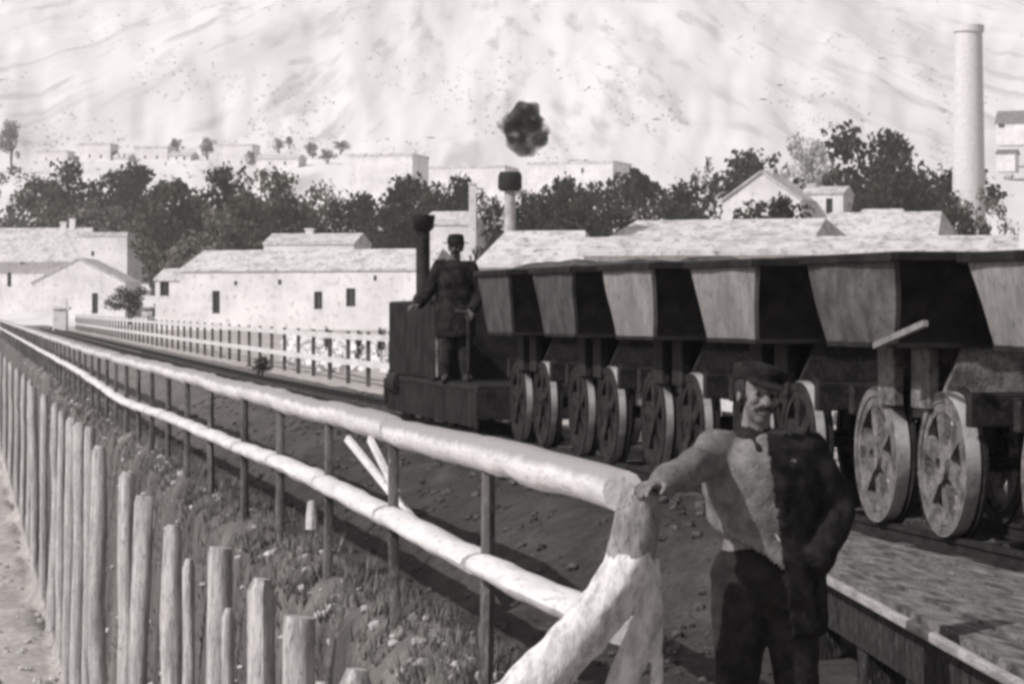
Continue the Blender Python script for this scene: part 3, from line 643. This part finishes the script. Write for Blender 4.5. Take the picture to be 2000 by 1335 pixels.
for i in range(260):
    x = rnd.uniform(560, 770); D_ = rnd.uniform(70, 150); p = U(x, 640, D_); s = rnd.uniform(.08, .3)
    if p.x < 9: continue
    p.z = zg(p.x, p.y) + s * .2; mb.ball(p, (s * 1.2, s, s * .8), 7, 5, rough=.5, seed=i)
tag(mb.build('rubble_heap', M['wall']), 'heap of pale broken stone in front of the long white house', 'rubble', kind='stuff')
for i, (x, yt, w, D_) in enumerate([(745, 625, 26, 75), (700, 630, 22, 80), (510, 686, 50, 62), (255, 545, 90, 255), (315, 580, 70, 235), (640, 625, 20, 90)]):
    p = gp(x, D_); tree('shrub', x, yt, D_, p, w, M['leafd'], ['dark little bush by the left side of the locomotive', 'low dark bush left of the one by the locomotive', 'flat dark bush in front of the far fence rails', 'black hedge bush beside the small gabled cottage', 'dark bush under the lean-to of the long house', 'tiny bush at the foot of the long house rubble'][i], 'low bushes near the far fence', cat='bush')

# ---------------------------------------------------------------- timber platform and track
plat = thing('timber_platform', 'plank loading platform with a pale edge beam beneath the nearest wagon wheels', 'platform', (0, 0, 0))
def ex(Y): return 4.24 - .135 * (13.6 - Y)
Y0, Y1 = 6.0, 16.5
nb = 6
for k in range(nb):
    a0, a1 = lerp(ex(Y0) + .12, 5.22, k / nb), lerp(ex(Y0) + .12, 5.22, (k + 1) / nb); b0, b1 = lerp(ex(Y1) + .12, 5.22, k / nb), lerp(ex(Y1) + .12, 5.22, (k + 1) / nb)
    gpz = .70 + .012 * ((k * 7) % 3 - 1); mbp = MB(); ns_ = 12; vs = []
    for j in range(ns_ + 1):
        f = j / ns_; yy = lerp(Y0, Y1, f); xa = lerp(a0, b0, f) + .014 + .006 * nz(yy, k); xb = lerp(a1, b1, f) - .014 + .006 * nz(yy, k, 2); zz = gpz + .012 * nz(yy * .5, k)
        vs += [(xa, yy, zz), (xb, yy, zz + .008), (xb, yy, zz - .06), (xa, yy, zz - .06)]
    fs = [(j * 4 + q, (j + 1) * 4 + q, (j + 1) * 4 + (q + 1) % 4, j * 4 + (q + 1) % 4) for j in range(ns_) for q in range(4)] + [(0, 1, 2, 3), tuple(ns_ * 4 + q for q in (3, 2, 1, 0))]
    mbp.add(vs, fs).build('plank', M['plank'], plat)
MB().beam((ex(Y0), Y0, .69), (ex(Y1), Y1, .70), .035, .045).build('edge_beam', M['edge'], plat, bevel=.01)
MB().beam((ex(Y0) + .13, Y0, .52), (ex(Y1) + .13, Y1, .52), .10, .22).build('joist', M['under'], plat)
for i, Y in enumerate([7.5, 9.2, 10.6, 11.9, 13.1, 14.6, 16.2]):
    MB().box((ex(Y) + .18, Y, .22), (.15, .15, .62)).build('post', M['under'], plat, bevel=.008)
    MB().box(((ex(Y) + 5.2) / 2 + .1, Y, .58), (5.0 - ex(Y), .10, .12)).build('cross_beam', M['under'], plat)

track = thing('railway_track', 'narrow gauge track of two rails carrying the train past the fences', 'railway track', (5.75, 8, .0))
for dx in (-.37, .37):
    mb = MB()
    seg = [(-14, 0), (52, 0), (90, 0), (205, 0)]
    for w, h, z in ((.05, .03, .775), (.018, .06, .735), (.09, .018, .700)):
        pts = [(dx, yy, z + rise(yy + 8)) for yy in (-14, 52, 90, 130, 170, 200)]
        for a, b in zip(pts, pts[1:]): mb.beam(a, b, w, h)
    mb.build('rail', M['tread'] if 0 else M['iron'], track)
for i in range(96):
    Y = -3 + i * .95; z = .655 + rise(Y + 8)
    MB().box((random.uniform(-.04, .04), Y, z), (1.35, .2, .09), random.uniform(-.03, .03)).build('sleeper', M['post'], track)

# ---------------------------------------------------------------- wagons (local: x across, y along, z up from the sleepers' level; rail top .79)
ZR = .79
def wheel(parent, x, y, side, rr=.40, wm=None):
    wm = wm or M['wheel']
    o = MB().ring((x, y, ZR + rr), (1, 0, 0), rr - .006, rr - .055, .085, 36)
    w = o.build('wheel', wm, parent, True)
    MB().ring((x, y, ZR + rr), (1, 0, 0), rr, rr - .012, .080 if wm == M['wheel'] else .055, 40).build('tread', M['tread'], w, True)
    d = MB(); xo = x + side * .012
    d.ring((xo, y, ZR + rr), (1, 0, 0), rr - .062, rr * .72, .05, 36).ring((xo, y, ZR + rr), (1, 0, 0), .11, .035, .10, 20)
    for k in range(6):
        a = k * math.pi / 3 + .35; c = Vector((xo, y, ZR + rr)); e = Vector((0, math.cos(a), math.sin(a)))
        d.beam(c + e * .09, c + e * (rr * .62), .045, .13) if False else d.prism([c + e * .08 + e.cross(Vector((1, 0, 0))) * .040, c + e * (rr * .75) + e.cross(Vector((1, 0, 0))) * .058, c + e * (rr * .75) - e.cross(Vector((1, 0, 0))) * .058, c + e * .08 - e.cross(Vector((1, 0, 0))) * .040], (-.02, 0, 0), (.02, 0, 0))
    d.build('spokes', wm, w, True)
    MB().ring((x - side * .065, y, ZR + rr), (1, 0, 0), rr + .03, rr - .05, .02, 36).build('flange', M['iron'], w, True)
    return w
def wagon(label, Yc, ztop, heap, lever, seed):
    o = thing('ore_wagon', label, 'wagon', (5.75, Yc, 0), 0, 'ore wagons in a train')
    zt, zb = ztop, 1.86; ht, hb = .80, .73; lt_, lb_ = .83, .61; th = .03
    rnd = random.Random(seed)
    def shell(s, zo): return
    sides = MB()
    for sg in (-1, 1):       # sloping side plates
        vs = []
        for k in range(7):
            f = k / 6; z = lerp(zb, zt, f); x = lerp(hb, ht, f); l_ = lerp(lb_, lt_, f)
            for j in range(9):
                yy = lerp(-l_, l_, j / 8); bulge = .018 * nz(seed + yy * 2, z * 3, sg) + .02 * math.sin(math.pi * f) * math.sin(math.pi * j / 8)
                vs.append((sg * (x + bulge), yy, z))
        n0 = len(vs); vs += [(v[0] - sg * th, v[1], v[2]) for v in vs]; fs = []
        for k in range(6):
            for j in range(8):
                a = k * 9 + j; fs += [(a, a + 1, a + 10, a + 9), (n0 + a, n0 + a + 9, n0 + a + 10, n0 + a + 1)]
        for j in range(8): fs += [(j, n0 + j, n0 + j + 1, j + 1), (54 + j, 54 + j + 1, n0 + 54 + j + 1, n0 + 54 + j)]
        for k in range(6): fs += [(k * 9, (k + 1) * 9, n0 + (k + 1) * 9, n0 + k * 9), (k * 9 + 8, n0 + k * 9 + 8, n0 + (k + 1) * 9 + 8, (k + 1) * 9 + 8)]
        s1 = MB().add(vs, fs).build('side_plate', M['tub'], o, True)
    for sg in (-1, 1):       # end plates; shade in the gaps between wagons is painted in as black
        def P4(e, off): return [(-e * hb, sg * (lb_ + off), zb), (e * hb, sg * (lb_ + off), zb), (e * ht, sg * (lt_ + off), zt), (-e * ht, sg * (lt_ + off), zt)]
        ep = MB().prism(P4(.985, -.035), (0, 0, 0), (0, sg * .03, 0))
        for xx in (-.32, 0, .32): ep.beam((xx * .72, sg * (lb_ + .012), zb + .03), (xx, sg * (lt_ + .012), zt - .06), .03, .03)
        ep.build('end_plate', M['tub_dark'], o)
    rim = MB()
    for sg in (-1, 1):
        rim.beam((sg * (ht + .008), -lt_ - .03, zt - .03), (sg * (ht + .008), lt_ + .03, zt - .018), .05, .052)
        rim.beam((-ht, sg * (lt_ + .012), zt - .032), (ht, sg * (lt_ + .012), zt - .02), .05, .048)
    rim.build('rim', M['tub_dark'], o, bevel=.006)
    MB().box((0, 0, zb - .012), (hb * 2, lb_ * 2, .03)).build('floor_plate', M['tub_dark'], o)
    # heaped ore
    vs = []; n = 17
    for j in range(n):
        for i in range(n):
            u, v = i / (n - 1) * 2 - 1, j / (n - 1) * 2 - 1; e = (1 - u * u) * (1 - v * v)
            vs.append((u * (ht - .05), v * (lt_ - .05), zt - .10 + (heap + .06) * e ** .6 + .05 * nz(u * 3 + seed, v * 4) * min(1, e * 4)))
    MB().add(vs, [(j * n + i, j * n + i + 1, (j + 1) * n + i + 1, (j + 1) * n + i) for j in range(n - 1) for i in range(n - 1)]).build('ore_load', M['ore'], o)
    fr = MB()
    for sg in (-1, 1):
        fr.beam((sg * .30, -1.02, 1.50), (sg * .30, 1.02, 1.50), .09, .16)
        fr.box((0, sg * 1.02, 1.50), (.9, .09, .18))
    fr.box((0, 0, 1.50), (.6, .12, .12)); fr.build('frame', M['iron'], o, bevel=.01)
    for sg in (-1, 1):
        br = MB(); 
        br.prism([(-.42, sg * .52, 1.58), (.42, sg * .52, 1.58), (.30, sg * .52, 1.86), (-.30, sg * .52, 1.86)], (0, 0, 0), (0, sg * .05, 0))
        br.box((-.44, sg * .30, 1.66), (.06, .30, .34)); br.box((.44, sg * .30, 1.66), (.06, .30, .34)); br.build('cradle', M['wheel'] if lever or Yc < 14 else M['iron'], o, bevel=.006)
    for sg in (-1, 1):
        MB().tube([(-.45, sg * .58, ZR + .4), (.45, sg * .58, ZR + .4)], .035, 10).build('axle', M['iron'], o, True)
        for sx_ in (-1, 1):
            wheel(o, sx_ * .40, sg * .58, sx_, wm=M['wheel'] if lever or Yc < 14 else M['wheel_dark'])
            MB().box((sx_ * .30, sg * .58, ZR + .47), (.07, .20, .36)).build('axle_box', M['iron'], o, bevel=.01)
        MB().tube([(0, sg * 1.06, 1.47), (0, sg * 1.22, 1.47)], .045, 10).ring((0, sg * 1.24, 1.47), (0, 1, 0), .11, .0, .04, 18).build('buffer', M['iron'], o, True)
        MB().tube([(0, sg * 1.24, 1.40), (0, sg * 1.30, 1.33), (0, sg * 1.36, 1.36)], .018, 8).build('coupling_link', M['iron'], o, True)
    if lever:
        MB().beam((-.78, -.45, 1.845), (-.78, -1.28, 1.97), .03, .034).build('tipping_lever', M['tub'], o)
    return o
WL = ['nearest ore wagon, cut by the right edge, with a pale grey tub', 'second nearest ore wagon, dark tub, both big wheels in full view, pale lever bar', 'ore wagon directly behind the leaning man, with a light grey tub side',
      'ore wagon with a light narrow tub side, fourth from the right edge', 'darker ore wagon with a greenish grey side, second behind the driver', 'farthest ore wagon, darkest, right behind the standing driver']
fws = [13.45, 16.15, 18.85, 21.55, 24.25, 26.95]
for i, fw in enumerate(fws):
    Yc = (fw - 5.3 * SY) / CY
    w = wagon(WL[i], Yc, [2.32, 2.36, 2.38, 2.41, 2.43, 2.45][i], [.02, .02, .05, .07, .10, .13][i], i in (1,), i * 3 + 1)
    if i in (1, 4, 5):
        md = mat('tub_plate_dark', g(.05, .03), g(.12, .05), 5, .75, .5, c3=g(.05), dist=.012) if i == 1 else mat('tub_plate_mid', g(.035, .0), g(.085, .0), 5, .75, .5, c3=g(.05), dist=.012)
        for c in kids(w):
            if c.name.startswith('side_plate'): c.data.materials.clear(); c.data.materials.append(md)

# ---------------------------------------------------------------- locomotive
LY = 28.6
loco = thing('steam_locomotive', 'small black locomotive with a tall thin chimney at the head of the train', 'locomotive', (5.75, LY, 0))
mb = MB()
MB().box((-.55, 3.05, 1.06), (.03, 6.2, .40)).build('valance', M['tub_dark'], loco, bevel=.005)
for sg in (-1, 1): mb.beam((sg * .33, -.1, 1.12), (sg * .33, 6.2, 1.12), .08, .26)
mb.box((0, 3.05, 1.27), (1.15, 6.4, .06)); mb.box((0, -.12, 1.10), (1.2, .1, .30)); mb.box((0, 6.25, 1.10), (1.2, .1, .30)); mb.build('frame', M['iron'], loco, bevel=.01)
MB().tube([(0, 2.86, 1.74), (0, 2.88, 1.74), (0, 6.0, 1.74), (0, 6.06, 1.74)], [.38, .41, .41, .36], 26).build('boiler', M['iron'], loco, True)
MB().box((-.43, 4.5, 1.75), (.28, 3.1, .90)).box((.43, 4.5, 1.75), (.28, 3.1, .90)).build('side_tank', M['tub_dark'], loco, bevel=.03)
zt = U(790, 424, 35).z
MB().tube([(-.26, 5.3, 2.05), (-.26, 5.3, 2.25), (-.26, 5.3, 2.3), (-.26, 5.3, zt - .2), (-.26, 5.3, zt - .16), (-.26, 5.3, zt)], [.17, .12, .085, .085, .13, .15], 20).build('chimney', M['iron'], loco, True)
MB().tube([(0, 3.9, 2.08), (0, 3.9, 2.28), (0, 3.9, 2.38)], [.15, .15, .06], 18).build('steam_dome', M['iron'], loco, True)
mb = MB()   # waist sheets of the open footplate
mb.box((-.58, 2.62, 1.72), (.04, .42, .84)).box((.53, 1.45, 1.72), (.04, 2.7, .84)).box((0, 2.82, 1.80), (1.05, .05, 1.0)); mb.build('cab_sheet', M['tub_dark'], loco, bevel=.006)
MB().box((-.36, 3.1, 2.30), (.30, .40, .22)).build('tool_box', M['iron'], loco, bevel=.015)
MB().tube([(-.63, 2.0, 1.35), (-.635, 2.0, 1.9), (-.62, 2.0, 2.16)], .024, 10).build('handrail', M['wheel'], loco, True)
MB().tube([(-.60, .25, 1.33), (-.60, .25, 1.98), (-.60, .35, 2.06), (-.60, 1.0, 2.07)], .018, 8).build('handrail', M['wheel_dark'], loco, True)
for Yw in (.9, 2.5, 4.1, 5.5):
    for sx_ in (-1, 1): wheel(loco, sx_ * .42, Yw, sx_, .235, M['wheel_dark'])
MB().beam((-.53, .9, 1.12), (-.53, 4.1, 1.12), .035, .07).build('coupling_rod', M['iron'], loco)
MB().tube([(-.5, 5.2, 1.2), (-.5, 5.85, 1.2)], .15, 16).build('cylinder', M['iron'], loco, True)
MB().tube([(0, 6.28, 1.1), (0, 6.42, 1.1)], .05, 10).ring((0, 6.44, 1.1), (0, 1, 0), .13, 0, .04, 18).build('buffer', M['iron'], loco, True)

# ---------------------------------------------------------------- people
def person(label, D, x0, foot, J, head, lean, dark, hatk, jacket_half, bulk=0.0):
    rt = U(x0, 620, D); rt.z = foot
    ang = -YAW - math.atan((x0 - 1000) / 5500)
    o = thing('person', label, 'person', rt, ang)
    inv = (Matrix.Translation(rt) @ Matrix.Rotation(ang, 4, 'Z')).inverted()
    def K(n):
        v = J[n]; return inv @ U(v[0], v[1], D + (v[2] if len(v) > 2 else 0))
    P = {n: K(n) for n in J}
    side = (P['LS'] - P['RS']).normalized()
    H = P['head']; N = P['neck']
    body = MB()
    def torso(mb, e, lo='pelvis', drop=0):
        pe, wa, ch = P['pelvis'], P['waist'], P['chest']
        sh = (P['LS'] + P['RS']) / 2
        pts = [pe + Vector((0, 0, -.10 - drop)), pe, pe.lerp(wa, .6), wa, wa.lerp(ch, .55), ch, ch.lerp(sh, .6), sh + Vector((0, 0, .012)), N]
        hw = [.150 + drop * .2, .162 + drop * .1, .150, .142, .155, .168, .172, .135, .062]
        mb.tube(pts, [w + e + bulk * (1 if w > .1 else 0) for w in hw], 24, side=side, fl=[(d + e) / (w + e) for d, w in zip([.105 + drop * .1, .115, .11, .105, .11, .118, .108, .085, .06], hw)])
    def arm(mb, s_, e, toW=1.0):
        a, b, c = P[s_ + 'S'], P[s_ + 'E'], P[s_ + 'W']; c2 = b.lerp(c, toW)
        mb.tube([a - (b - a) * .12, a, a.lerp(b, .5), b, b.lerp(c2, .45), c2], [.052 + e, .060 + e, .050 + e, .043 + e, .041 + e, .030 + e * 1.1 + .004], 14, rnd=True)
    def leg(mb, s_, e, to=1.0):
        a, b, c = P[s_ + 'H'], P[s_ + 'K'], P[s_ + 'A']; c2 = b.lerp(c, to)
        mb.tube([a, a.lerp(b, .4), b, b.lerp(c2, .35), c2], [.088 + e + bulk, .078 + e + bulk * .8, .056 + e + bulk * .8, .056 + e + bulk * .6, .040 + e], 16, rnd=True)
    torso(body, -.012)
    for s_ in 'RL': arm(body, s_, -.008); leg(body, s_, -.01)
    body.tube([N - Vector((0, 0, .03)), N.lerp(H, .6), H + Vector((0, .01, -.02))], [.062, .055, .055], 14)
    # head
    yaw, tilt = head; hm = Matrix.Translation(H) @ Matrix.Rotation(yaw, 4, 'Z') @ Matrix.Rotation(tilt, 4, 'Y')
    def hp(x, y, z): return hm @ Vector((x, y, z))
    hb_ = MB(); hb_.ball((0, .015, .03), (.077, .093, .088), 22, 14); hb_.ball((0, -.022, -.045), (.056, .066, .066), 18, 12); hb_.ball((0, -.055, -.092), (.028, .028, .022), 12, 8)
    hb_.tube([(0, -.080, .022), (0, -.100, -.008), (0, -.110, -.028)], [.009, .012, .017], 10, rnd=True); hb_.ball((0, -.080, .036), (.056, .018, .013), 14, 8)
    for sg in (-1, 1):
        hb_.ball((sg * .040, -.062, -.020), (.023, .024, .022), 10, 8); hb_.ball((sg * .078, .012, -.008), (.010, .018, .031), 10, 8); hb_.ball((sg * .013, -.100, -.026), (.010, .012, .009), 8, 6)
    hb_.tube([(-.022, -.084, -.062), (0, -.091, -.060), (.022, -.084, -.062)], [.006, .009, .006], 8, rnd=True); hb_.tube([(-.018, -.083, -.072), (0, -.089, -.073), (.018, -.083, -.072)], [.005, .008, .005], 8, rnd=True)
    body.add([hm @ Vector(v) for v in hb_.v], hb_.f)
    # hands
    for s_ in 'RL':
        w_, e_ = P[s_ + 'W'], P[s_ + 'E']; d = P.get(s_ + 'F', w_ + (w_ - e_)) - w_; d.normalize()
        up = Vector(lean[s_]).normalized(); sd_ = d.cross(up).normalized(); up = sd_.cross(d).normalized()
        th_side = 1 if (s_ == 'R') else -1
        pc = w_ + d * .045
        body.tube([w_ - d * .02, w_ + d * .02, w_ + d * .055, w_ + d * .09], [.024, .034, .040, .037], 14, side=sd_, fl=[.9, .55, .42, .38])
        for q in range(4):
            off = (q - 1.5) * .0205; ln = [.070, .080, .075, .058][q]; b0 = w_ + d * .085 + sd_ * off
            c1 = (d * .80 - up * .60).normalized(); c2 = (d * .30 - up * .95).normalized(); c3 = (-d * .1 - up).normalized()
            p1 = b0 + (d * .96 - up * .25).normalized() * ln * .35; p2 = p1 + c1 * ln * .40; p3 = p2 + c2 * ln * .32
            body.tube([b0 - d * .01, b0, p1, p2, p3], [.0095, .0095, .0088, .0082, .0070], 9, rnd=True)
        t0 = w_ + d * .025 - sd_ * th_side * .028; t1 = t0 + (d * .55 - sd_ * th_side * .8 - up * .2).normalized() * .036; t2 = t1 + (d * .9 - sd_ * th_side * .2 - up * .4).normalized() * .030; t3 = t2 + (d * .8 - up * .6).normalized() * .022
        body.tube([t0, t1, t2, t3], [.014, .012, .0105, .008], 10, rnd=True)
    me = remesh(body, .0055, 2, 0, name='body'); me.materials.append(M['skin_dark'] if dark else M['skin']); bo = bpy.data.objects.new('body', me); C.objects.link(bo); bo.parent = o
    def part(mb, name, m, vox=.011, disp=.007, dsc=11, cut=None, sm=3):
        me = remesh(mb, vox, sm, disp, dsc, name)
        if cut:
            import bmesh
            bm = bmesh.new(); bm.from_mesh(me); bmesh.ops.delete(bm, geom=[v for v in bm.verts if cut(v.co)], context='VERTS'); bm.to_mesh(me); bm.free()
        me.materials.append(m); q = bpy.data.objects.new(name, me); C.objects.link(q); q.parent = o
        if cut: sl = q.modifiers.new('thick', 'SOLIDIFY'); sl.thickness = .008; sl.offset = 1
        return q
    cz = N.z - .005
    sh = MB(); torso(sh, .008 if dark else .030, drop=.10); arm(sh, 'R', .018, .86)
    if not dark: arm(sh, 'L', .006, .86)
    part(sh, 'shirt', M['cloth'] if dark else M['shirt'], disp=.014, dsc=9, cut=(lambda v: v.z > cz + .02) if dark else (lambda v: v.z > cz + .02 or v.z < .93 - .60 * v.x + .02 * noise.noise(v * 9)))
    tr = MB(); pe = P['pelvis']; tr.tube([pe + Vector((0, 0, -.14)), pe, P['waist'] + Vector((0, 0, -.04))], [.13 + bulk, .160 + bulk, .146 + bulk], 20, side=side, fl=[.8, .72, .74])
    for s_ in 'RL': leg(tr, s_, .018, .98)
    part(tr, 'trousers', M['cloth'])
    for s_ in 'RL':
        a = P[s_ + 'A']; bt = MB(); fx = Vector((0, -1, 0)) if s_ == 'R' else Vector((.25, -1, 0)).normalized()
        bt.tube([a + Vector((0, 0, .10)), a, a + Vector((0, 0, -.045)) + fx * .02], [.052, .05, .05], 12, rnd=True); bt.tube([Vector((a.x, a.y, .045)) - fx * .05, Vector((a.x, a.y, .045)) + fx * .08, Vector((a.x, a.y, .038)) + fx * .17], [.045, .048, .036], 12, rnd=True, fl=[.9, .8, .8])
        part(bt, 'boot', M['leather'], .009, .002)
    if jacket_half:
        jk = MB(); torso(jk, .046, drop=.17); arm(jk, 'L', .034, .95)
        xm = lambda z: P['chest'].x + .03 + .13 * (N.z - z)
        part(jk, 'jacket', M['jacket'], .012, .020, 8, cut=lambda v: (v.z > cz + .005) or (v.x < xm(v.z) and v.y < P['chest'].y + .035) or (v.x < P['RS'].x + .07))
        MB().tube([P['waist'] + Vector((.05, -.135, .03)), P['waist'] + Vector((.075, -.145, -.01)), P['waist'] + Vector((.10, -.14, .015))], .004, 6).build('watch_chain', M['tread'], o, True)
    if not dark:
        nk = MB(); nk.tube([N + Vector((0, .005, -.03)), N + Vector((0, .0, .0)), N + Vector((0, .0, .035))], [.085, .078, .062], 18); nk.tube([N + Vector((.0, -.075, -.01)), N + Vector((.03, -.105, -.07)), N + Vector((.02, -.115, -.13))], [.022, .03, .012], 10, flat=.5, rnd=True)
        part(nk, 'neckerchief', M['cloth'], .008, .005, 30)
    if dark:
        jk = MB(); torso(jk, .022, drop=.16); arm(jk, 'L', .020, .93); arm(jk, 'R', .020, .93)
        part(jk, 'jacket', M['jacket'], .012, .010, 9, cut=lambda v: v.z > cz + .005)
    # face details, hair and hat
    for sg in (-1, 1):
        MB().ball(hp(sg * .031, -.0735, .004), .0095, 10, 8).build('eye', M['hair'], bo, True)
    ms_ = MB(); ms_.tube([hp(-.040, -.078, -.060), hp(-.018, -.096, -.049), hp(0, -.102, -.045), hp(.018, -.096, -.049), hp(.040, -.078, -.060)], [.005, .010, .010, .010, .005], 8, rnd=True)
    ms_.build('moustache', M['hair'], bo, True)
    hr = MB(); hr.ball((0, .028, .034), (.084, .092, .090), 20, 12); hr = MB().add([hm @ Vector(v) for v in hr.v], hr.f)
    hi = hm.inverted()
    part(hr, 'hair', M['hair'], .008, .003, 60, cut=lambda v: (hi @ v).y < -.025 or (hi @ v).z < -.055)
    ht = MB()
    if hatk == 'cap':
        ht.tube([(0, .012, .052), (0, .014, .075), (.005, .018, .105), (.008, .02, .125)], [.088, .100, .104, .05], 24, flat=1.14)
        ht.tube([(0, -.03, .056), (0, -.085, .044), (0, -.138, .026)], [.078, .082, .056], 18, side=(1, 0, 0), fl=[.12, .10, .08])
    else:
        ht.tube([(0, .01, .052), (0, .01, .058)], [.145, .147], 28, flat=1.1); ht.tube([(0, .01, .05), (0, .01, .10), (0, .012, .145), (0, .012, .155)], [.092, .09, .078, .04], 24, flat=1.12)
    ht = MB().add([hm @ Vector(v) for v in ht.v], ht.f); part(ht, 'cap' if hatk == 'cap' else 'hat', M['jacket'], .007, .003, 25)
    return o

person('man in flat cap and half-worn dark jacket leaning on the forked trunk', 11.3, 1490, .12,
       dict(head=(1482, 772, -.04), neck=(1474, 846, 0), RS=(1400, 880, -.01), LS=(1566, 884, .03), RE=(1346, 918, -.27), RW=(1288, 945, -.42), RF=(1262, 946, -.50),
            LE=(1634, 992, .05), LW=(1592, 1092, -.07), LF=(1574, 1130, -.06), chest=(1480, 940, 0), waist=(1486, 1045, .0), pelvis=(1490, 1105, 0),
            RH=(1448, 1120, 0), LH=(1534, 1120, 0), RK=(1440, 1322, -.06), LK=(1556, 1320, -.02), RA=(1428, 1512, .02), LA=(1572, 1512, .02)),
       (R(20), R(8)), {'R': (0, 0, 1), 'L': (0, -1, .2)}, False, 'cap', True, .022)
DD = 30.9
def k3(x, y, d=0): return (x, y, d)
person('driver in dark clothes and brimmed hat standing on the locomotive footplate', DD, 889, 1.30,
       dict(head=k3(890, 484, 0), neck=k3(889, 509), RS=k3(859, 521), LS=k3(918, 523), RE=k3(840, 567, -.02), RW=k3(818, 594, -.10), RF=k3(806, 597, -.14),
            LE=k3(936, 568, .0), LW=k3(926, 604, -.12), LF=k3(918, 616, -.14), chest=k3(889, 543), waist=k3(889, 586), pelvis=k3(889, 612),
            RH=k3(874, 618), LH=k3(905, 618), RK=k3(872, 687, -.02), LK=k3(908, 687, .02), RA=k3(870, 734), LA=k3(911, 734)),
       (R(-10), 0), {'R': (0, 0, 1), 'L': (0, -1, .3)}, True, 'brim', False, .012)

# ---------------------------------------------------------------- haze
hzb = MB().box((0, 2000, 240), (9000, 9000, 520)).build('haze')
mv = bpy.data.materials.new('haze'); mv.use_nodes = True; t = mv.node_tree; t.nodes.remove(t.nodes['Principled BSDF'])
pv = t.nodes.new('ShaderNodeVolumePrincipled'); pv.inputs['Color'].default_value = (.93, .91, .91, 1); pv.inputs['Density'].default_value = .00028
t.links.new(pv.outputs[0], t.nodes['Material Output'].inputs['Volume'])
hzb.data.materials.append(mv); tag(hzb, 'pale haze over the valley and hillside', 'haze', kind='stuff')
